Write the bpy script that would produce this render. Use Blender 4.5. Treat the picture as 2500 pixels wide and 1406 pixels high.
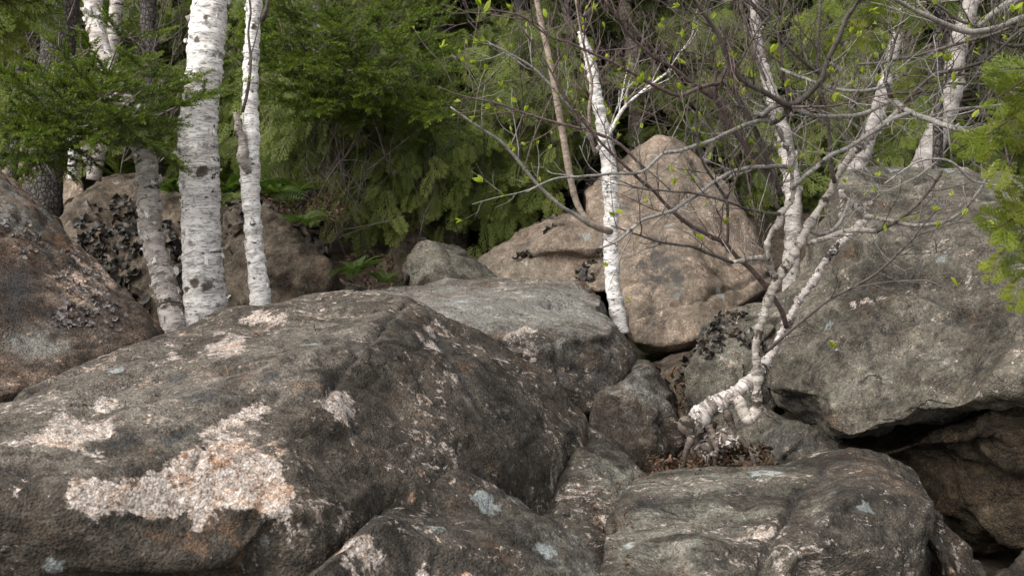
import bpy, bmesh, math, random
import numpy as np
from mathutils import Vector, Matrix

for o in list(bpy.data.objects):
    bpy.data.objects.remove(o, do_unlink=True)
S = bpy.context.scene
C = S.collection

# ------------------------------------------------------------------ camera
CAM_Z, PITCH, FPX = 1.6, math.radians(6.0), 35.0 / 36.0 * 2500.0
cam_data = bpy.data.cameras.new('camera')
cam_data.lens, cam_data.sensor_width = 35.0, 36.0
cam_data.clip_start, cam_data.clip_end = 0.05, 600.0
cam_data.dof.use_dof = True
cam_data.dof.focus_distance = 3.6
cam_data.dof.aperture_fstop = 7.0
cam = bpy.data.objects.new('camera', cam_data)
C.objects.link(cam)
cam.location = (0, 0, CAM_Z)
cam.rotation_euler = (math.pi / 2 - PITCH, 0, 0)
S.camera = cam

# ------------------------------------------------------------------ sky, sun, exposure (soft overcast daylight)
SUN_EL, SUN_AZ = math.radians(48), math.radians(-124)      # bright part of the cloud high on the left, a little behind the camera
W = bpy.data.worlds.new('World')
S.world = W
W.use_nodes = True
wn = W.node_tree
wn.nodes.clear()
sky = wn.nodes.new('ShaderNodeTexSky')
sky.sky_type = 'NISHITA'
sky.sun_disc = False
sky.sun_elevation = SUN_EL
sky.sun_rotation = SUN_AZ
hsv = wn.nodes.new('ShaderNodeHueSaturation')               # cloud cover: the blue of the clear sky is greyed
hsv.inputs['Saturation'].default_value = 0.15
bg = wn.nodes.new('ShaderNodeBackground')
bg.inputs['Strength'].default_value = 0.065
wo = wn.nodes.new('ShaderNodeOutputWorld')
wn.links.new(sky.outputs[0], hsv.inputs['Color'])
wn.links.new(hsv.outputs[0], bg.inputs[0])
wn.links.new(bg.outputs[0], wo.inputs[0])
sun_data = bpy.data.lights.new('sun', 'SUN')
sun_data.energy = 1.5
sun_data.angle = math.radians(58)
sun_data.color = (1.0, 0.95, 0.88)
sun = bpy.data.objects.new('sun', sun_data)
C.objects.link(sun)
sd = Vector((math.sin(SUN_AZ) * math.cos(SUN_EL), math.cos(SUN_AZ) * math.cos(SUN_EL), math.sin(SUN_EL)))
sun.rotation_euler = sd.to_track_quat('Z', 'Y').to_euler()
sun.location = sd * 40
S.view_settings.view_transform = 'Standard'
S.view_settings.look = 'None'
S.view_settings.exposure = 1.9
S.view_settings.gamma = 1.0
S.view_settings.use_curve_mapping = False
S.cycles.max_bounces = 6
S.cycles.diffuse_bounces = 3
S.cycles.glossy_bounces = 2
S.cycles.transmission_bounces = 3
S.cycles.transparent_max_bounces = 4
S.cycles.use_denoising = True

# ------------------------------------------------------------------ geometry helpers
CP, SP = math.cos(PITCH), math.sin(PITCH)


def P(px, py, d):
    """a point seen at pixel (px, py) of the 2500 px wide photograph, d metres in front of the camera"""
    x = (px - 1250.0) / FPX * d
    y = -(py - 703.0) / FPX * d
    return np.array((x, d * CP + y * SP, CAM_Z + y * CP - d * SP))


def pix(v):
    """inverse of P for an (n, 3) array: pixel x, pixel y, depth"""
    x = v[:, 0]
    yy = v[:, 1]
    zz = v[:, 2] - CAM_Z
    d = yy * CP - zz * SP
    u = yy * SP + zz * CP
    d = np.maximum(d, 1e-3)
    return x / d * FPX + 1250.0, 703.0 - u / d * FPX, d


_G = np.array([(1, 1, 0), (-1, 1, 0), (1, -1, 0), (-1, -1, 0), (1, 0, 1), (-1, 0, 1), (1, 0, -1), (-1, 0, -1),
               (0, 1, 1), (0, -1, 1), (0, 1, -1), (0, -1, -1), (1, 1, 0), (-1, 1, 0), (0, -1, 1), (0, -1, -1)], np.float32)


def pnoise(p, seed=0):
    p = np.asarray(p, np.float32)
    i = np.floor(p).astype(np.int64)
    f = p - i
    u = f * f * f * (f * (f * 6 - 15) + 10)
    out = 0
    for dx in (0, 1):
        wx = u[:, 0] if dx else 1 - u[:, 0]
        for dy in (0, 1):
            wy = u[:, 1] if dy else 1 - u[:, 1]
            for dz in (0, 1):
                wz = u[:, 2] if dz else 1 - u[:, 2]
                h = ((i[:, 0] + dx) * 73856093) ^ ((i[:, 1] + dy) * 19349663) ^ ((i[:, 2] + dz) * 83492791) ^ (seed * 2654435)
                h = (h ^ (h >> 13)) * 1274126177
                g = _G[(h >> 8) & 15]
                out = out + wx * wy * wz * (g[:, 0] * (f[:, 0] - dx) + g[:, 1] * (f[:, 1] - dy) + g[:, 2] * (f[:, 2] - dz))
    return out


def fbm(p, octaves=4, seed=0, gain=0.5, lac=2.03, kind='n'):
    a, s, out = 1.0, 0.0, 0
    p = np.asarray(p, np.float32)
    for k in range(octaves):
        n = pnoise(p, seed + k * 17)
        if kind == 'b':
            n = np.abs(n) * 2 - 0.35
        out = out + a * n
        a *= gain
        p = p * lac + 3.7
    return out


def mesh_np(name, V, faces, attrs=None, smooth=True):
    """faces: list of integer arrays (m, 3) / (m, 4); attrs: {name: (n,) or (n, 3) array}"""
    me = bpy.data.meshes.new(name)
    V = np.ascontiguousarray(V, np.float32)
    me.vertices.add(len(V))
    me.vertices.foreach_set('co', V.ravel())
    faces = [np.asarray(f, np.int32) for f in faces if len(f)]
    loops = np.concatenate([f.ravel() for f in faces])
    sizes = np.concatenate([np.full(len(f), f.shape[1], np.int32) for f in faces])
    starts = np.concatenate(([0], np.cumsum(sizes)[:-1])).astype(np.int32)
    me.loops.add(len(loops))
    me.loops.foreach_set('vertex_index', loops)
    me.polygons.add(len(sizes))
    me.polygons.foreach_set('loop_start', starts)
    me.polygons.foreach_set('use_smooth', np.full(len(sizes), smooth, bool))
    for k, a in (attrs or {}).items():
        a = np.ascontiguousarray(a, np.float32)
        if a.ndim == 1:
            me.attributes.new(k, 'FLOAT', 'POINT').data.foreach_set('value', a)
        else:
            me.attributes.new(k, 'FLOAT_VECTOR', 'POINT').data.foreach_set('vector', a.ravel())
    me.update()
    me.validate()
    return me


def link(name, me, mat=None, parent=None, loc=None):
    o = bpy.data.objects.new(name, me)
    C.objects.link(o)
    if mat is not None and me is not None and len(me.materials) == 0:
        me.materials.append(mat)
    if parent is not None:
        o.parent = parent
    if loc is not None:
        o.location = loc
    return o


def tag(o, label, cat, group=None):
    o['label'] = label
    o['category'] = cat
    if group:
        o['group'] = group
    return o


def thing(name, loc, label, cat, group=None):
    o = bpy.data.objects.new(name, None)
    o.empty_display_size = 0.1
    C.objects.link(o)
    o.location = [float(x) for x in loc]
    return tag(o, label, cat, group)


def poly_sdf(px, py, poly):
    """signed pixel distance to a polygon, positive inside"""
    poly = np.asarray(poly, np.float64)
    n = len(poly)
    best = np.full(px.shape, 1e9)
    inside = np.zeros(px.shape, bool)
    for k in range(n):
        ax, ay = poly[k]
        bx, by = poly[(k + 1) % n]
        ex, ey = bx - ax, by - ay
        t = np.clip(((px - ax) * ex + (py - ay) * ey) / (ex * ex + ey * ey + 1e-9), 0, 1)
        best = np.minimum(best, (px - ax - t * ex) ** 2 + (py - ay - t * ey) ** 2)
        c = ((ay > py) != (by > py)) & (px < (bx - ax) * (py - ay) / (by - ay + 1e-12) + ax)
        inside ^= c
    return np.where(inside, 1, -1) * np.sqrt(best)


# ------------------------------------------------------------------ node helper
class NB:
    def __init__(s, name, disp=False):
        s.m = bpy.data.materials.new(name)
        s.m.use_nodes = True
        s.t = s.m.node_tree
        s.t.nodes.clear()
        s.out = s.n('ShaderNodeOutputMaterial')

    def n(s, typ, **kw):
        x = s.t.nodes.new(typ)
        for k, v in kw.items():
            setattr(x, k, v)
        return x

    def put(s, sock, v):
        if v is None:
            return
        if hasattr(v, 'is_linked'):
            s.t.links.new(v, sock)
        elif isinstance(v, (tuple, list)) and len(v) == 3 and sock.type == 'RGBA':
            sock.default_value = (*v, 1)
        else:
            sock.default_value = v

    def math(s, op, a, b=None, c=None, clamp=False):
        x = s.n('ShaderNodeMath', operation=op, use_clamp=clamp)
        s.put(x.inputs[0], a); s.put(x.inputs[1], b); s.put(x.inputs[2], c)
        return x.outputs[0]

    def vmath(s, op, a, b=None):
        x = s.n('ShaderNodeVectorMath', operation=op)
        s.put(x.inputs[0], a)
        if op == 'SCALE':
            s.put(x.inputs['Scale'], b)
        else:
            s.put(x.inputs[1], b)
        return x.outputs[0]

    def noise(s, vec, scale, detail=4, rough=0.55, dist=0.0, col=False):
        x = s.n('ShaderNodeTexNoise')
        s.put(x.inputs['Vector'], vec)
        x.inputs['Scale'].default_value = scale
        x.inputs['Detail'].default_value = detail
        x.inputs['Roughness'].default_value = rough
        x.inputs['Distortion'].default_value = dist
        return x.outputs['Color' if col else 'Fac']

    def vor(s, vec, scale, feature='F1', out='Distance', rand=1.0):
        x = s.n('ShaderNodeTexVoronoi', feature=feature)
        s.put(x.inputs['Vector'], vec)
        x.inputs['Scale'].default_value = scale
        x.inputs['Randomness'].default_value = rand
        return x.outputs[out]

    def step(s, f, lo, hi):
        x = s.n('ShaderNodeMapRange', interpolation_type='SMOOTHSTEP')
        s.put(x.inputs[0], f); s.put(x.inputs[1], lo); s.put(x.inputs[2], hi)
        return x.outputs[0]

    def ramp(s, f, stops):
        x = s.n('ShaderNodeValToRGB')
        e = x.color_ramp.elements
        while len(e) < len(stops):
            e.new(0.5)
        for k, (p, c) in enumerate(stops):
            e[k].position = p
            e[k].color = (*c, 1)
        s.put(x.inputs[0], f)
        return x.outputs[0]

    def mix(s, f, a, b, mode='MIX'):
        x = s.n('ShaderNodeMix', data_type='RGBA', blend_type=mode)
        s.put(x.inputs[0], f); s.put(x.inputs[6], a); s.put(x.inputs[7], b)
        return x.outputs[2]

    def attr(s, name, out='Fac'):
        return s.n('ShaderNodeAttribute', attribute_name=name).outputs[out]

    def bump(s, h, strength, dist, normal=None):
        x = s.n('ShaderNodeBump')
        x.inputs['Strength'].default_value = strength
        x.inputs['Distance'].default_value = dist
        s.put(x.inputs['Height'], h)
        s.put(x.inputs['Normal'], normal)
        return x.outputs[0]

    def bsdf(s, col, rough=0.9, normal=None, spec=0.2):
        x = s.n('ShaderNodeBsdfPrincipled')
        s.put(x.inputs['Base Color'], col)
        s.put(x.inputs['Roughness'], rough)
        x.inputs['Specular IOR Level'].default_value = spec
        s.put(x.inputs['Normal'], normal)
        return x.outputs[0]

    def done(s, shader):
        s.t.links.new(shader, s.out.inputs['Surface'])
        return s.m

    def objco(s):
        """object coordinates shifted by the object's own random number, so no two rocks repeat"""
        tc = s.n('ShaderNodeTexCoord').outputs['Object']
        r = s.n('ShaderNodeObjectInfo').outputs['Random']
        cmb = s.n('ShaderNodeCombineXYZ')
        s.put(cmb.inputs[0], s.math('MULTIPLY', r, 57.0))
        s.put(cmb.inputs[1], s.math('MULTIPLY', r, 91.0))
        s.put(cmb.inputs[2], s.math('MULTIPLY', r, 23.0))
        return s.vmath('ADD', tc, cmb.outputs[0])


def rock_material(name, dark=(0.05, 0.043, 0.034), mid=(0.105, 0.092, 0.072), grey=(0.25, 0.255, 0.235),
                  granite=((0.60, 0.525, 0.475), (0.42, 0.29, 0.21), (0.33, 0.32, 0.31)), bare=0.63, crust=1.0, flecks=0.0, rust=0.25, grainy=1.0,
                  blue=0.5, orange=0.5, sc=1.0, streak=None, black=0.5):
    """lichen-crusted granite: dark crust, bare pink-white granite where the crust has gone, grey-green, blue-grey and
    orange lichens; the attributes patch / grey / stain hold the marks that have a shape of their own, and some painted light and shade"""
    b = NB(name)
    v0 = b.objco()
    warp = b.vmath('SCALE', b.vmath('SUBTRACT', b.noise(v0, 7 * sc, 3, 0.6, col=True), (0.5, 0.5, 0.5)), 0.09 / sc)
    v = b.vmath('ADD', v0, warp)
    if streak:
        v = b.vmath('MULTIPLY', v, streak)
    fine = b.noise(v0, 95 * sc, 5, 0.72)
    med = b.noise(v, 17 * sc, 6, 0.68)
    big = b.noise(v, 2.6 * sc, 5, 0.6)
    cell = b.n('ShaderNodeTexVoronoi')
    b.put(cell.inputs['Vector'], v0)
    cell.inputs['Scale'].default_value = 170 * sc
    # the crust: mottled at every scale from a hand's breadth to a grain
    frac = b.noise(v, 7 * sc, 13, 0.74)
    frac2 = b.noise(v0, 31 * sc, 9, 0.8)
    tone = b.math('ADD', b.math('MULTIPLY', frac, 0.55), b.math('ADD', b.math('MULTIPLY', frac2, 0.45), b.math('MULTIPLY', b.math('SUBTRACT', big, 0.5), 0.35)))
    k = crust
    col = b.ramp(tone, [(0.5 - 0.16 * k, tuple(c * 0.35 for c in dark)), (0.5 - 0.06 * k, dark), (0.5 + 0.01 * k, mid),
                        (0.5 + 0.07 * k, tuple(c * 1.5 for c in mid)), (0.5 + 0.15 * k, tuple(min(1, c * 2.9) for c in mid))])
    # grey-green crust lichen, partly from the attribute
    gat = b.attr('grey')
    gmask = b.step(b.math('ADD', b.math('MULTIPLY', gat, 0.9), b.math('MULTIPLY', b.math('SUBTRACT', b.noise(v, 6 * sc, 8, 0.75), 0.5), 2.6)), 0.1, 0.75)
    gcol = b.mix(b.step(fine, 0.35, 0.62), tuple(c * 0.45 for c in grey), grey)
    gcol = b.mix(b.step(med, 0.52, 0.66), gcol, tuple(c * 1.35 for c in grey))
    col = b.mix(b.math('MULTIPLY', gmask, 0.88), col, gcol)
    # rust-orange weathering
    rus = b.step(b.math('ADD', b.noise(v, 4.1 * sc, 11, 0.76), b.math('MULTIPLY', b.math('SUBTRACT', fine, 0.5), 0.3)), 0.56, 0.64)
    col = b.mix(b.math('MULTIPLY', rus, rust), col, b.mix(fine, (0.075, 0.045, 0.026), (0.27, 0.15, 0.085)))
    # black crust
    blk = b.step(b.noise(v, 11 * sc, 6, 0.7, 0.4), 0.66 - 0.1 * black, 0.72 - 0.1 * black)
    col = b.mix(b.math('MULTIPLY', blk, 0.75), col, (0.018, 0.017, 0.017))
    # blue-grey round lichens
    vw = b.vmath('ADD', v, b.vmath('SCALE', b.noise(v, 40 * sc, 3, 0.7, col=True), 0.03 / sc))
    cell2 = b.n('ShaderNodeTexVoronoi')
    b.put(cell2.inputs['Vector'], vw)
    cell2.inputs['Scale'].default_value = 6.5 * sc
    t2 = b.n('ShaderNodeSeparateColor')
    b.put(t2.inputs[0], cell2.outputs['Color'])
    lim = b.math('MULTIPLY', b.math('SUBTRACT', t2.outputs[1], 1.0 - blue), 0.75)
    bl = b.step(b.math('ADD', b.math('SUBTRACT', lim, cell2.outputs['Distance']), b.math('MULTIPLY', b.math('SUBTRACT', med, 0.5), 0.5)), 0.0, 0.06)
    col = b.mix(b.math('MULTIPLY', bl, 0.8), col, b.mix(t2.outputs[2], (0.2, 0.225, 0.225), (0.36, 0.39, 0.39)))
    # bare granite
    spots = b.noise(v, 8.5 * sc, 9, 0.74, 0.3)
    region = b.noise(v0, 1.9 * sc, 3, 0.5)
    th = b.math('ADD', bare, b.math('MULTIPLY', b.math('SUBTRACT', 0.55, region), 0.5))
    gm = b.step(b.math('SUBTRACT', spots, th), 0.0, 0.035)
    fleck = b.step(b.math('SUBTRACT', b.noise(v, 30 * sc, 8, 0.78, 0.2), b.math('ADD', bare - 0.02 - flecks, b.math('MULTIPLY', b.math('SUBTRACT', 0.52, big), 0.6))), 0.0, 0.03)
    gm = b.math('MAXIMUM', gm, b.math('MULTIPLY', fleck, 0.85))
    pat = b.attr('patch')
    pn = b.math('ADD', b.math('MULTIPLY', b.math('SUBTRACT', b.noise(v0, 9 * sc, 13, 0.8), 0.5), 4.2), pat)
    gp = b.step(pn, 0.0, 0.12)
    holes = b.step(b.noise(v0, 30 * sc, 8, 0.8), 0.55, 0.62)
    gp = b.math('MULTIPLY', gp, b.math('SUBTRACT', 1.0, b.math('MULTIPLY', holes, 0.7)))
    gmm = b.math('MAXIMUM', gm, gp)
    gn = b.noise(v0, 75 * sc, 7, 0.8)
    gcol = b.ramp(gn, [(0.36, (0.06, 0.05, 0.045)), (0.43, granite[1]), (0.49, granite[2]), (0.55, granite[0]), (0.7, tuple(min(1, c * 1.15) for c in granite[0]))])
    om = b.math('MULTIPLY', b.math('MULTIPLY', b.step(b.noise(v0, 15 * sc, 9, 0.78), 0.5, 0.6), b.step(b.noise(v0, 3 * sc, 3), 0.4, 0.62)), orange)
    gcol = b.mix(om, gcol, b.mix(1.0, gcol, (1.0, 0.62, 0.36), 'MULTIPLY'))
    col = b.mix(b.math('MULTIPLY', gmm, 0.93), col, gcol)
    # stains with a shape of their own, and shade painted as a dark area
    st = b.attr('stain_shade')
    sm = b.step(b.math('ADD', st, b.math('MULTIPLY', b.math('SUBTRACT', b.noise(v0, 14 * sc, 6, 0.7), 0.5), 1.3)), -0.1, 0.3)
    col = b.mix(b.math('MULTIPLY', sm, 0.78), col, b.mix(fine, (0.02, 0.021, 0.023), (0.06, 0.062, 0.066)))
    # grain: every crust is made of tiny cells with dark joints
    pits = b.noise(v0, 48 * sc, 7, 0.82)
    gr_ = b.math('ADD', b.math('MULTIPLY', b.noise(v0, 130 * sc, 3, 0.75), 0.6), b.math('MULTIPLY', pits, 0.4))
    lo = 1 - 0.78 * grainy
    hi = 1 + 0.95 * grainy
    col = b.mix(1.0, col, b.ramp(gr_, [(0.36, (lo, lo, lo)), (0.47, (0.88, 0.87, 0.86)), (0.54, (1.06, 1.05, 1.03)), (0.66, (hi, hi * 0.98, hi * 0.95))]), 'MULTIPLY')
    # relief
    crack = b.vor(v, 9 * sc, 'DISTANCE_TO_EDGE')
    h = b.math('ADD', b.math('MULTIPLY', med, 1.1), b.math('MULTIPLY', b.step(crack, 0.0, 0.05), 0.18))
    h = b.math('SUBTRACT', h, b.math('MULTIPLY', gmm, 0.12))
    n1 = b.bump(h, 0.7, 0.016 / sc)
    h = b.math('ADD', h, b.math('MULTIPLY', pits, 0.8))
    h2 = b.math('ADD', fine, b.math('MULTIPLY', cell.outputs['Distance'], -0.7))
    n2 = b.bump(h2, 0.9, 0.006 / sc, n1)
    return b.done(b.bsdf(col, 0.88, n2, 0.22))


def rock(name, label, cat, hulls, mat, voxel=0.012, smooth=14, thick=0.7, amp=1.0, seed=0, chips=60, cap=0.045, marks=None, ledges=None, group=None, back=None):
    """a boulder: the union of convex blocks whose corners are the points below, remeshed, rounded, then weathered.
    marks: {'patch' | 'grey' | 'stain': [(polygon, scale px, weight)]}"""
    bm = bmesh.new()
    for h in hulls:
        t = thick
        if isinstance(h, tuple):
            h, t = h
        pts = [P(*q) for q in h] + [P(q[0], q[1], q[2] + t) for q in h]
        vs = [bm.verts.new(q) for q in pts]
        r = bmesh.ops.convex_hull(bm, input=vs, use_existing_faces=False)
        junk = list({e for e in (r['geom_interior'] + r['geom_unused']) if isinstance(e, bmesh.types.BMVert)})
        bmesh.ops.delete(bm, geom=[v for v in junk if v.is_valid], context='VERTS')
    me = bpy.data.meshes.new('tmp')
    bm.to_mesh(me)
    bm.free()
    o = bpy.data.objects.new('tmp', me)
    C.objects.link(o)
    md = o.modifiers.new('r', 'REMESH')
    md.mode = 'VOXEL'
    md.voxel_size = voxel
    ms = o.modifiers.new('s', 'SMOOTH')
    ms.factor = 0.6
    ms.iterations = smooth
    dg = bpy.context.evaluated_depsgraph_get()
    ev = o.evaluated_get(dg).to_mesh()
    n = len(ev.vertices)
    V = np.empty(n * 3, np.float32); ev.vertices.foreach_get('co', V); V = V.reshape(-1, 3)
    N = np.empty(n * 3, np.float32); ev.vertex_normals.foreach_get('vector', N); N = N.reshape(-1, 3)
    nl = len(ev.loops)
    L = np.empty(nl, np.int32); ev.loops.foreach_get('vertex_index', L)
    ls = np.empty(len(ev.polygons), np.int32); ev.polygons.foreach_get('loop_total', ls)
    st = np.empty(len(ev.polygons), np.int32); ev.polygons.foreach_get('loop_start', st)
    q = L[st[ls == 4][:, None] + np.arange(4)]
    tr = L[st[ls == 3][:, None] + np.arange(3)]
    bpy.data.objects.remove(o, do_unlink=True)
    bpy.data.meshes.remove(me)
    # breaks: flat chips knocked off the surface
    rr_ = np.random.default_rng(seed + 900)
    cand = np.where(((V - np.array((0, 0, CAM_Z))) * N).sum(1) < 0)[0]
    for i in rr_.choice(cand, chips):
        nn = N[i] + rr_.normal(size=3) * 0.3
        nn /= np.linalg.norm(nn)
        rad = rr_.uniform(0.08, 0.34) * (cap / 0.045) ** 0.5
        df = V - V[i]
        h_ = np.minimum(df @ nn + rr_.uniform(0.003, 0.018), cap)
        dist = np.sqrt((df * df).sum(1))
        w_ = np.clip((rad - dist) / (rad * 0.35), 0, 1)
        m_ = (h_ > 0) & (w_ > 0)
        V[m_] -= nn[None].astype(np.float32) * (h_[m_] * w_[m_] * 0.9)[:, None].astype(np.float32)
    # weathering relief
    s = seed * 31 + 5
    d = 0.034 * fbm(V * 1.7, 3, s, 0.45)
    d += 0.012 * fbm(V * (3.1, 3.1, 4.2), 3, s + 3, 0.5, kind='b')
    rg = 1 - np.abs(fbm(V * (1.5, 1.5, 2.6) + 0.12 * np.stack([pnoise(V * 5, s + 8)] * 3, 1), 3, s + 5)) * 2.6
    d -= 0.018 * np.clip(rg, 0, 1) ** 9
    tr_ = fbm(V * (2.2, 2.2, 5.5), 3, s + 21)                    # broken steps along the grain of the rock
    d += 0.016 * (np.floor(tr_ * 5) + np.clip((tr_ * 5 % 1) * 4, 0, 1)) / 5 * 2
    d += 0.007 * fbm(V * 12, 3, s + 7, 0.6)
    if voxel < 0.016:
        d += 0.003 * fbm(V * 40, 2, s + 9, 0.6)
    d = d * amp
    qx, qy, _ = pix(V)
    front = ((V - np.array((0, 0, CAM_Z))) * N).sum(1) < 0.02
    wob = 9 * fbm(V * 7, 3, s + 41)
    crack_a = np.zeros(n)
    for line, wd, depth in (marks or {}).get('crack', []):      # open cracks and broken edges
        best = np.full(n, 1e9)
        for (ax, ay), (bx, by) in zip(line[:-1], line[1:]):
            ex, ey = bx - ax, by - ay
            t_ = np.clip(((qx + wob - ax) * ex + (qy + wob - ay) * ey) / (ex * ex + ey * ey), 0, 1)
            best = np.minimum(best, np.hypot(qx + wob - ax - t_ * ex, qy + wob - ay - t_ * ey))
        w_ = np.where(front, np.exp(-(best / wd) ** 2), 0)
        d = d - depth * w_
        crack_a = np.maximum(crack_a, w_)
    V = V + N * d[:, None]
    px, py, dep = pix(V)
    view = V - np.array((0, 0, CAM_Z), np.float32)
    facing = (view * N).sum(1) < 0.02
    attrs = {}
    for k in ('patch', 'grey', 'stain_shade'):
        a = np.full(n, -3.0 if k != 'grey' else 0.0)
        for poly, scale, w in (marks or {}).get(k, []):
            sd_ = poly_sdf(px, py, poly) / scale
            sd_ = np.where(facing, np.clip(sd_, -3, 1.2) * (1 if k != 'grey' else 1), -3.0)
            a = np.maximum(a, sd_ * w) if k != 'grey' else np.maximum(a, np.clip(0.5 + sd_ * 0.5, 0, 1) * w)
        if k == 'patch':                                       # where bare granite shows through as scattered flecks
            for poly, scale, w in (marks or {}).get('fleck', []):
                sd_ = np.clip(0.5 + poly_sdf(px, py, poly) / scale * 0.5, 0, 1)
                a = np.maximum(a, np.where(facing, w - (1 - sd_) * 1.2, -3))
        if k == 'stain_shade':
            a = np.maximum(a, crack_a * 0.5 - 0.35)
        attrs[k] = a
    base = np.array((V[:, 0].mean(), V[:, 1].mean(), V[:, 2].min()))
    me = mesh_np(name, V - base, [q, tr], attrs)
    ob = link(name, me, mat, None, base)
    tag(ob, label, cat, group)
    ROCKS[label] = (ob, V, N, facing, px, py)
    return ob


ROCKS = {}
# ------------------------------------------------------------------ ground
def ground_z(x, y):
    y = np.asarray(y, float)
    base = np.interp(y, [-60, 0, 2, 4, 5.5, 7, 9, 12, 20, 40, 90, 160], [-0.3, -0.2, 0.0, 0.3, 0.62, 0.92, 1.35, 2.05, 4.3, 11.5, 34.0, 60.0])
    return base


gx = np.concatenate((np.linspace(-120, -10, 23)[:-1], np.linspace(-10, 10, 121), np.linspace(10, 120, 23)[1:]))
gy = np.concatenate((np.linspace(-60, -4, 12)[:-1], np.linspace(-4, 16, 121), np.linspace(16, 160, 60)[1:]))
GX, GY = np.meshgrid(gx, gy)
GV = np.stack([GX.ravel(), GY.ravel(), ground_z(GX.ravel(), GY.ravel())], 1)
GV[:, 2] += 0.12 * fbm(GV * 0.9, 4, 3) + np.clip((GV[:, 1] - 9) / 10, 0, 1.6) * 0.9 * fbm(GV * (0.22, 0.22, 0), 3, 9)
nx, ny = len(gx), len(gy)
I = np.arange(nx * ny).reshape(ny, nx)
GF = np.stack([I[:-1, :-1], I[:-1, 1:], I[1:, 1:], I[1:, :-1]], -1).reshape(-1, 4)
b = NB('forest_floor')
v = b.objco()
c = b.ramp(b.noise(v, 3.0, 9, 0.75), [(0.3, (0.03, 0.022, 0.015)), (0.45, (0.085, 0.062, 0.045)), (0.58, (0.16, 0.125, 0.1)), (0.75, (0.28, 0.235, 0.21))])
c = b.mix(b.step(b.noise(v, 1.1, 5, 0.6), 0.5, 0.62), c, (0.035, 0.05, 0.014))
M_GROUND = b.done(b.bsdf(c, 0.95, b.bump(b.noise(v, 14, 6, 0.7), 1.0, 0.06)))
g = link('ground', mesh_np('ground', GV, [GF]), M_GROUND)
g['kind'] = 'structure'

# ------------------------------------------------------------------ boulders
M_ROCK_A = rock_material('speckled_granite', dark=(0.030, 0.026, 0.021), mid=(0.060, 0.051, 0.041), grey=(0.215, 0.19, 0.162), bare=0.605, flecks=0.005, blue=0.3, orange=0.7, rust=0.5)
M_ROCK_L = rock_material('rusty_pink_granite', dark=(0.050, 0.038, 0.030), mid=(0.105, 0.078, 0.060), bare=0.62, flecks=0.015, blue=0.3, orange=1.0, rust=0.8,
                         granite=((0.55, 0.42, 0.34), (0.45, 0.26, 0.16), (0.3, 0.27, 0.25)))
M_ROCK_B = rock_material('dark_crusted_granite', dark=(0.030, 0.026, 0.022), mid=(0.060, 0.052, 0.043), grey=(0.27, 0.265, 0.23), bare=0.63, flecks=0.01, blue=0.4, orange=0.7, black=0.7, rust=0.35)
M_ROCK_S = rock_material('streaked_lichen_granite', dark=(0.034, 0.030, 0.025), mid=(0.070, 0.061, 0.050), grey=(0.23, 0.225, 0.19), bare=0.61, flecks=0.02, blue=0.42, orange=0.6, black=0.7, rust=0.3, streak=(0.55, 0.9, 2.0))
M_ROCK_P = rock_material('pale_topped_granite', dark=(0.036, 0.029, 0.023), mid=(0.068, 0.055, 0.043), grey=(0.255, 0.247, 0.225), bare=0.63, flecks=0.015, blue=0.36, orange=0.6, rust=0.5, streak=(0.7, 0.9, 1.5))
M_ROCK_C = rock_material('grey_lichen_granite', dark=(0.060, 0.054, 0.044), mid=(0.112, 0.101, 0.082), grey=(0.235, 0.225, 0.185), bare=0.635, flecks=0.01, blue=0.4, orange=0.6, rust=0.3)
M_ROCK_D = rock_material('tan_granite', dark=(0.135, 0.108, 0.085), mid=(0.205, 0.164, 0.128), grey=(0.23, 0.215, 0.17),
                         granite=((0.46, 0.37, 0.30), (0.34, 0.22, 0.14), (0.28, 0.23, 0.19)), bare=0.59, flecks=0.02, crust=1.0, blue=0.36, orange=0.5, black=0.25, rust=0.35, grainy=0.75, streak=(1.3, 1.3, 0.6))
M_ROCK_E = rock_material('brown_granite', dark=(0.050, 0.040, 0.030), mid=(0.095, 0.076, 0.057), grey=(0.17, 0.16, 0.13), bare=0.7, blue=0.25, orange=0.6, black=0.4, rust=0.35)  # brown crust colour of the rocks farther back
M_ROCK_F = rock_material('rusty_shade_dark_granite', dark=(0.026, 0.021, 0.015), mid=(0.06, 0.046, 0.031), grey=(0.07, 0.065, 0.05), bare=0.72, blue=0.05, orange=0.9, black=0.6, rust=0.5)  # colour darkened to stand in for the shade under the overhang

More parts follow.
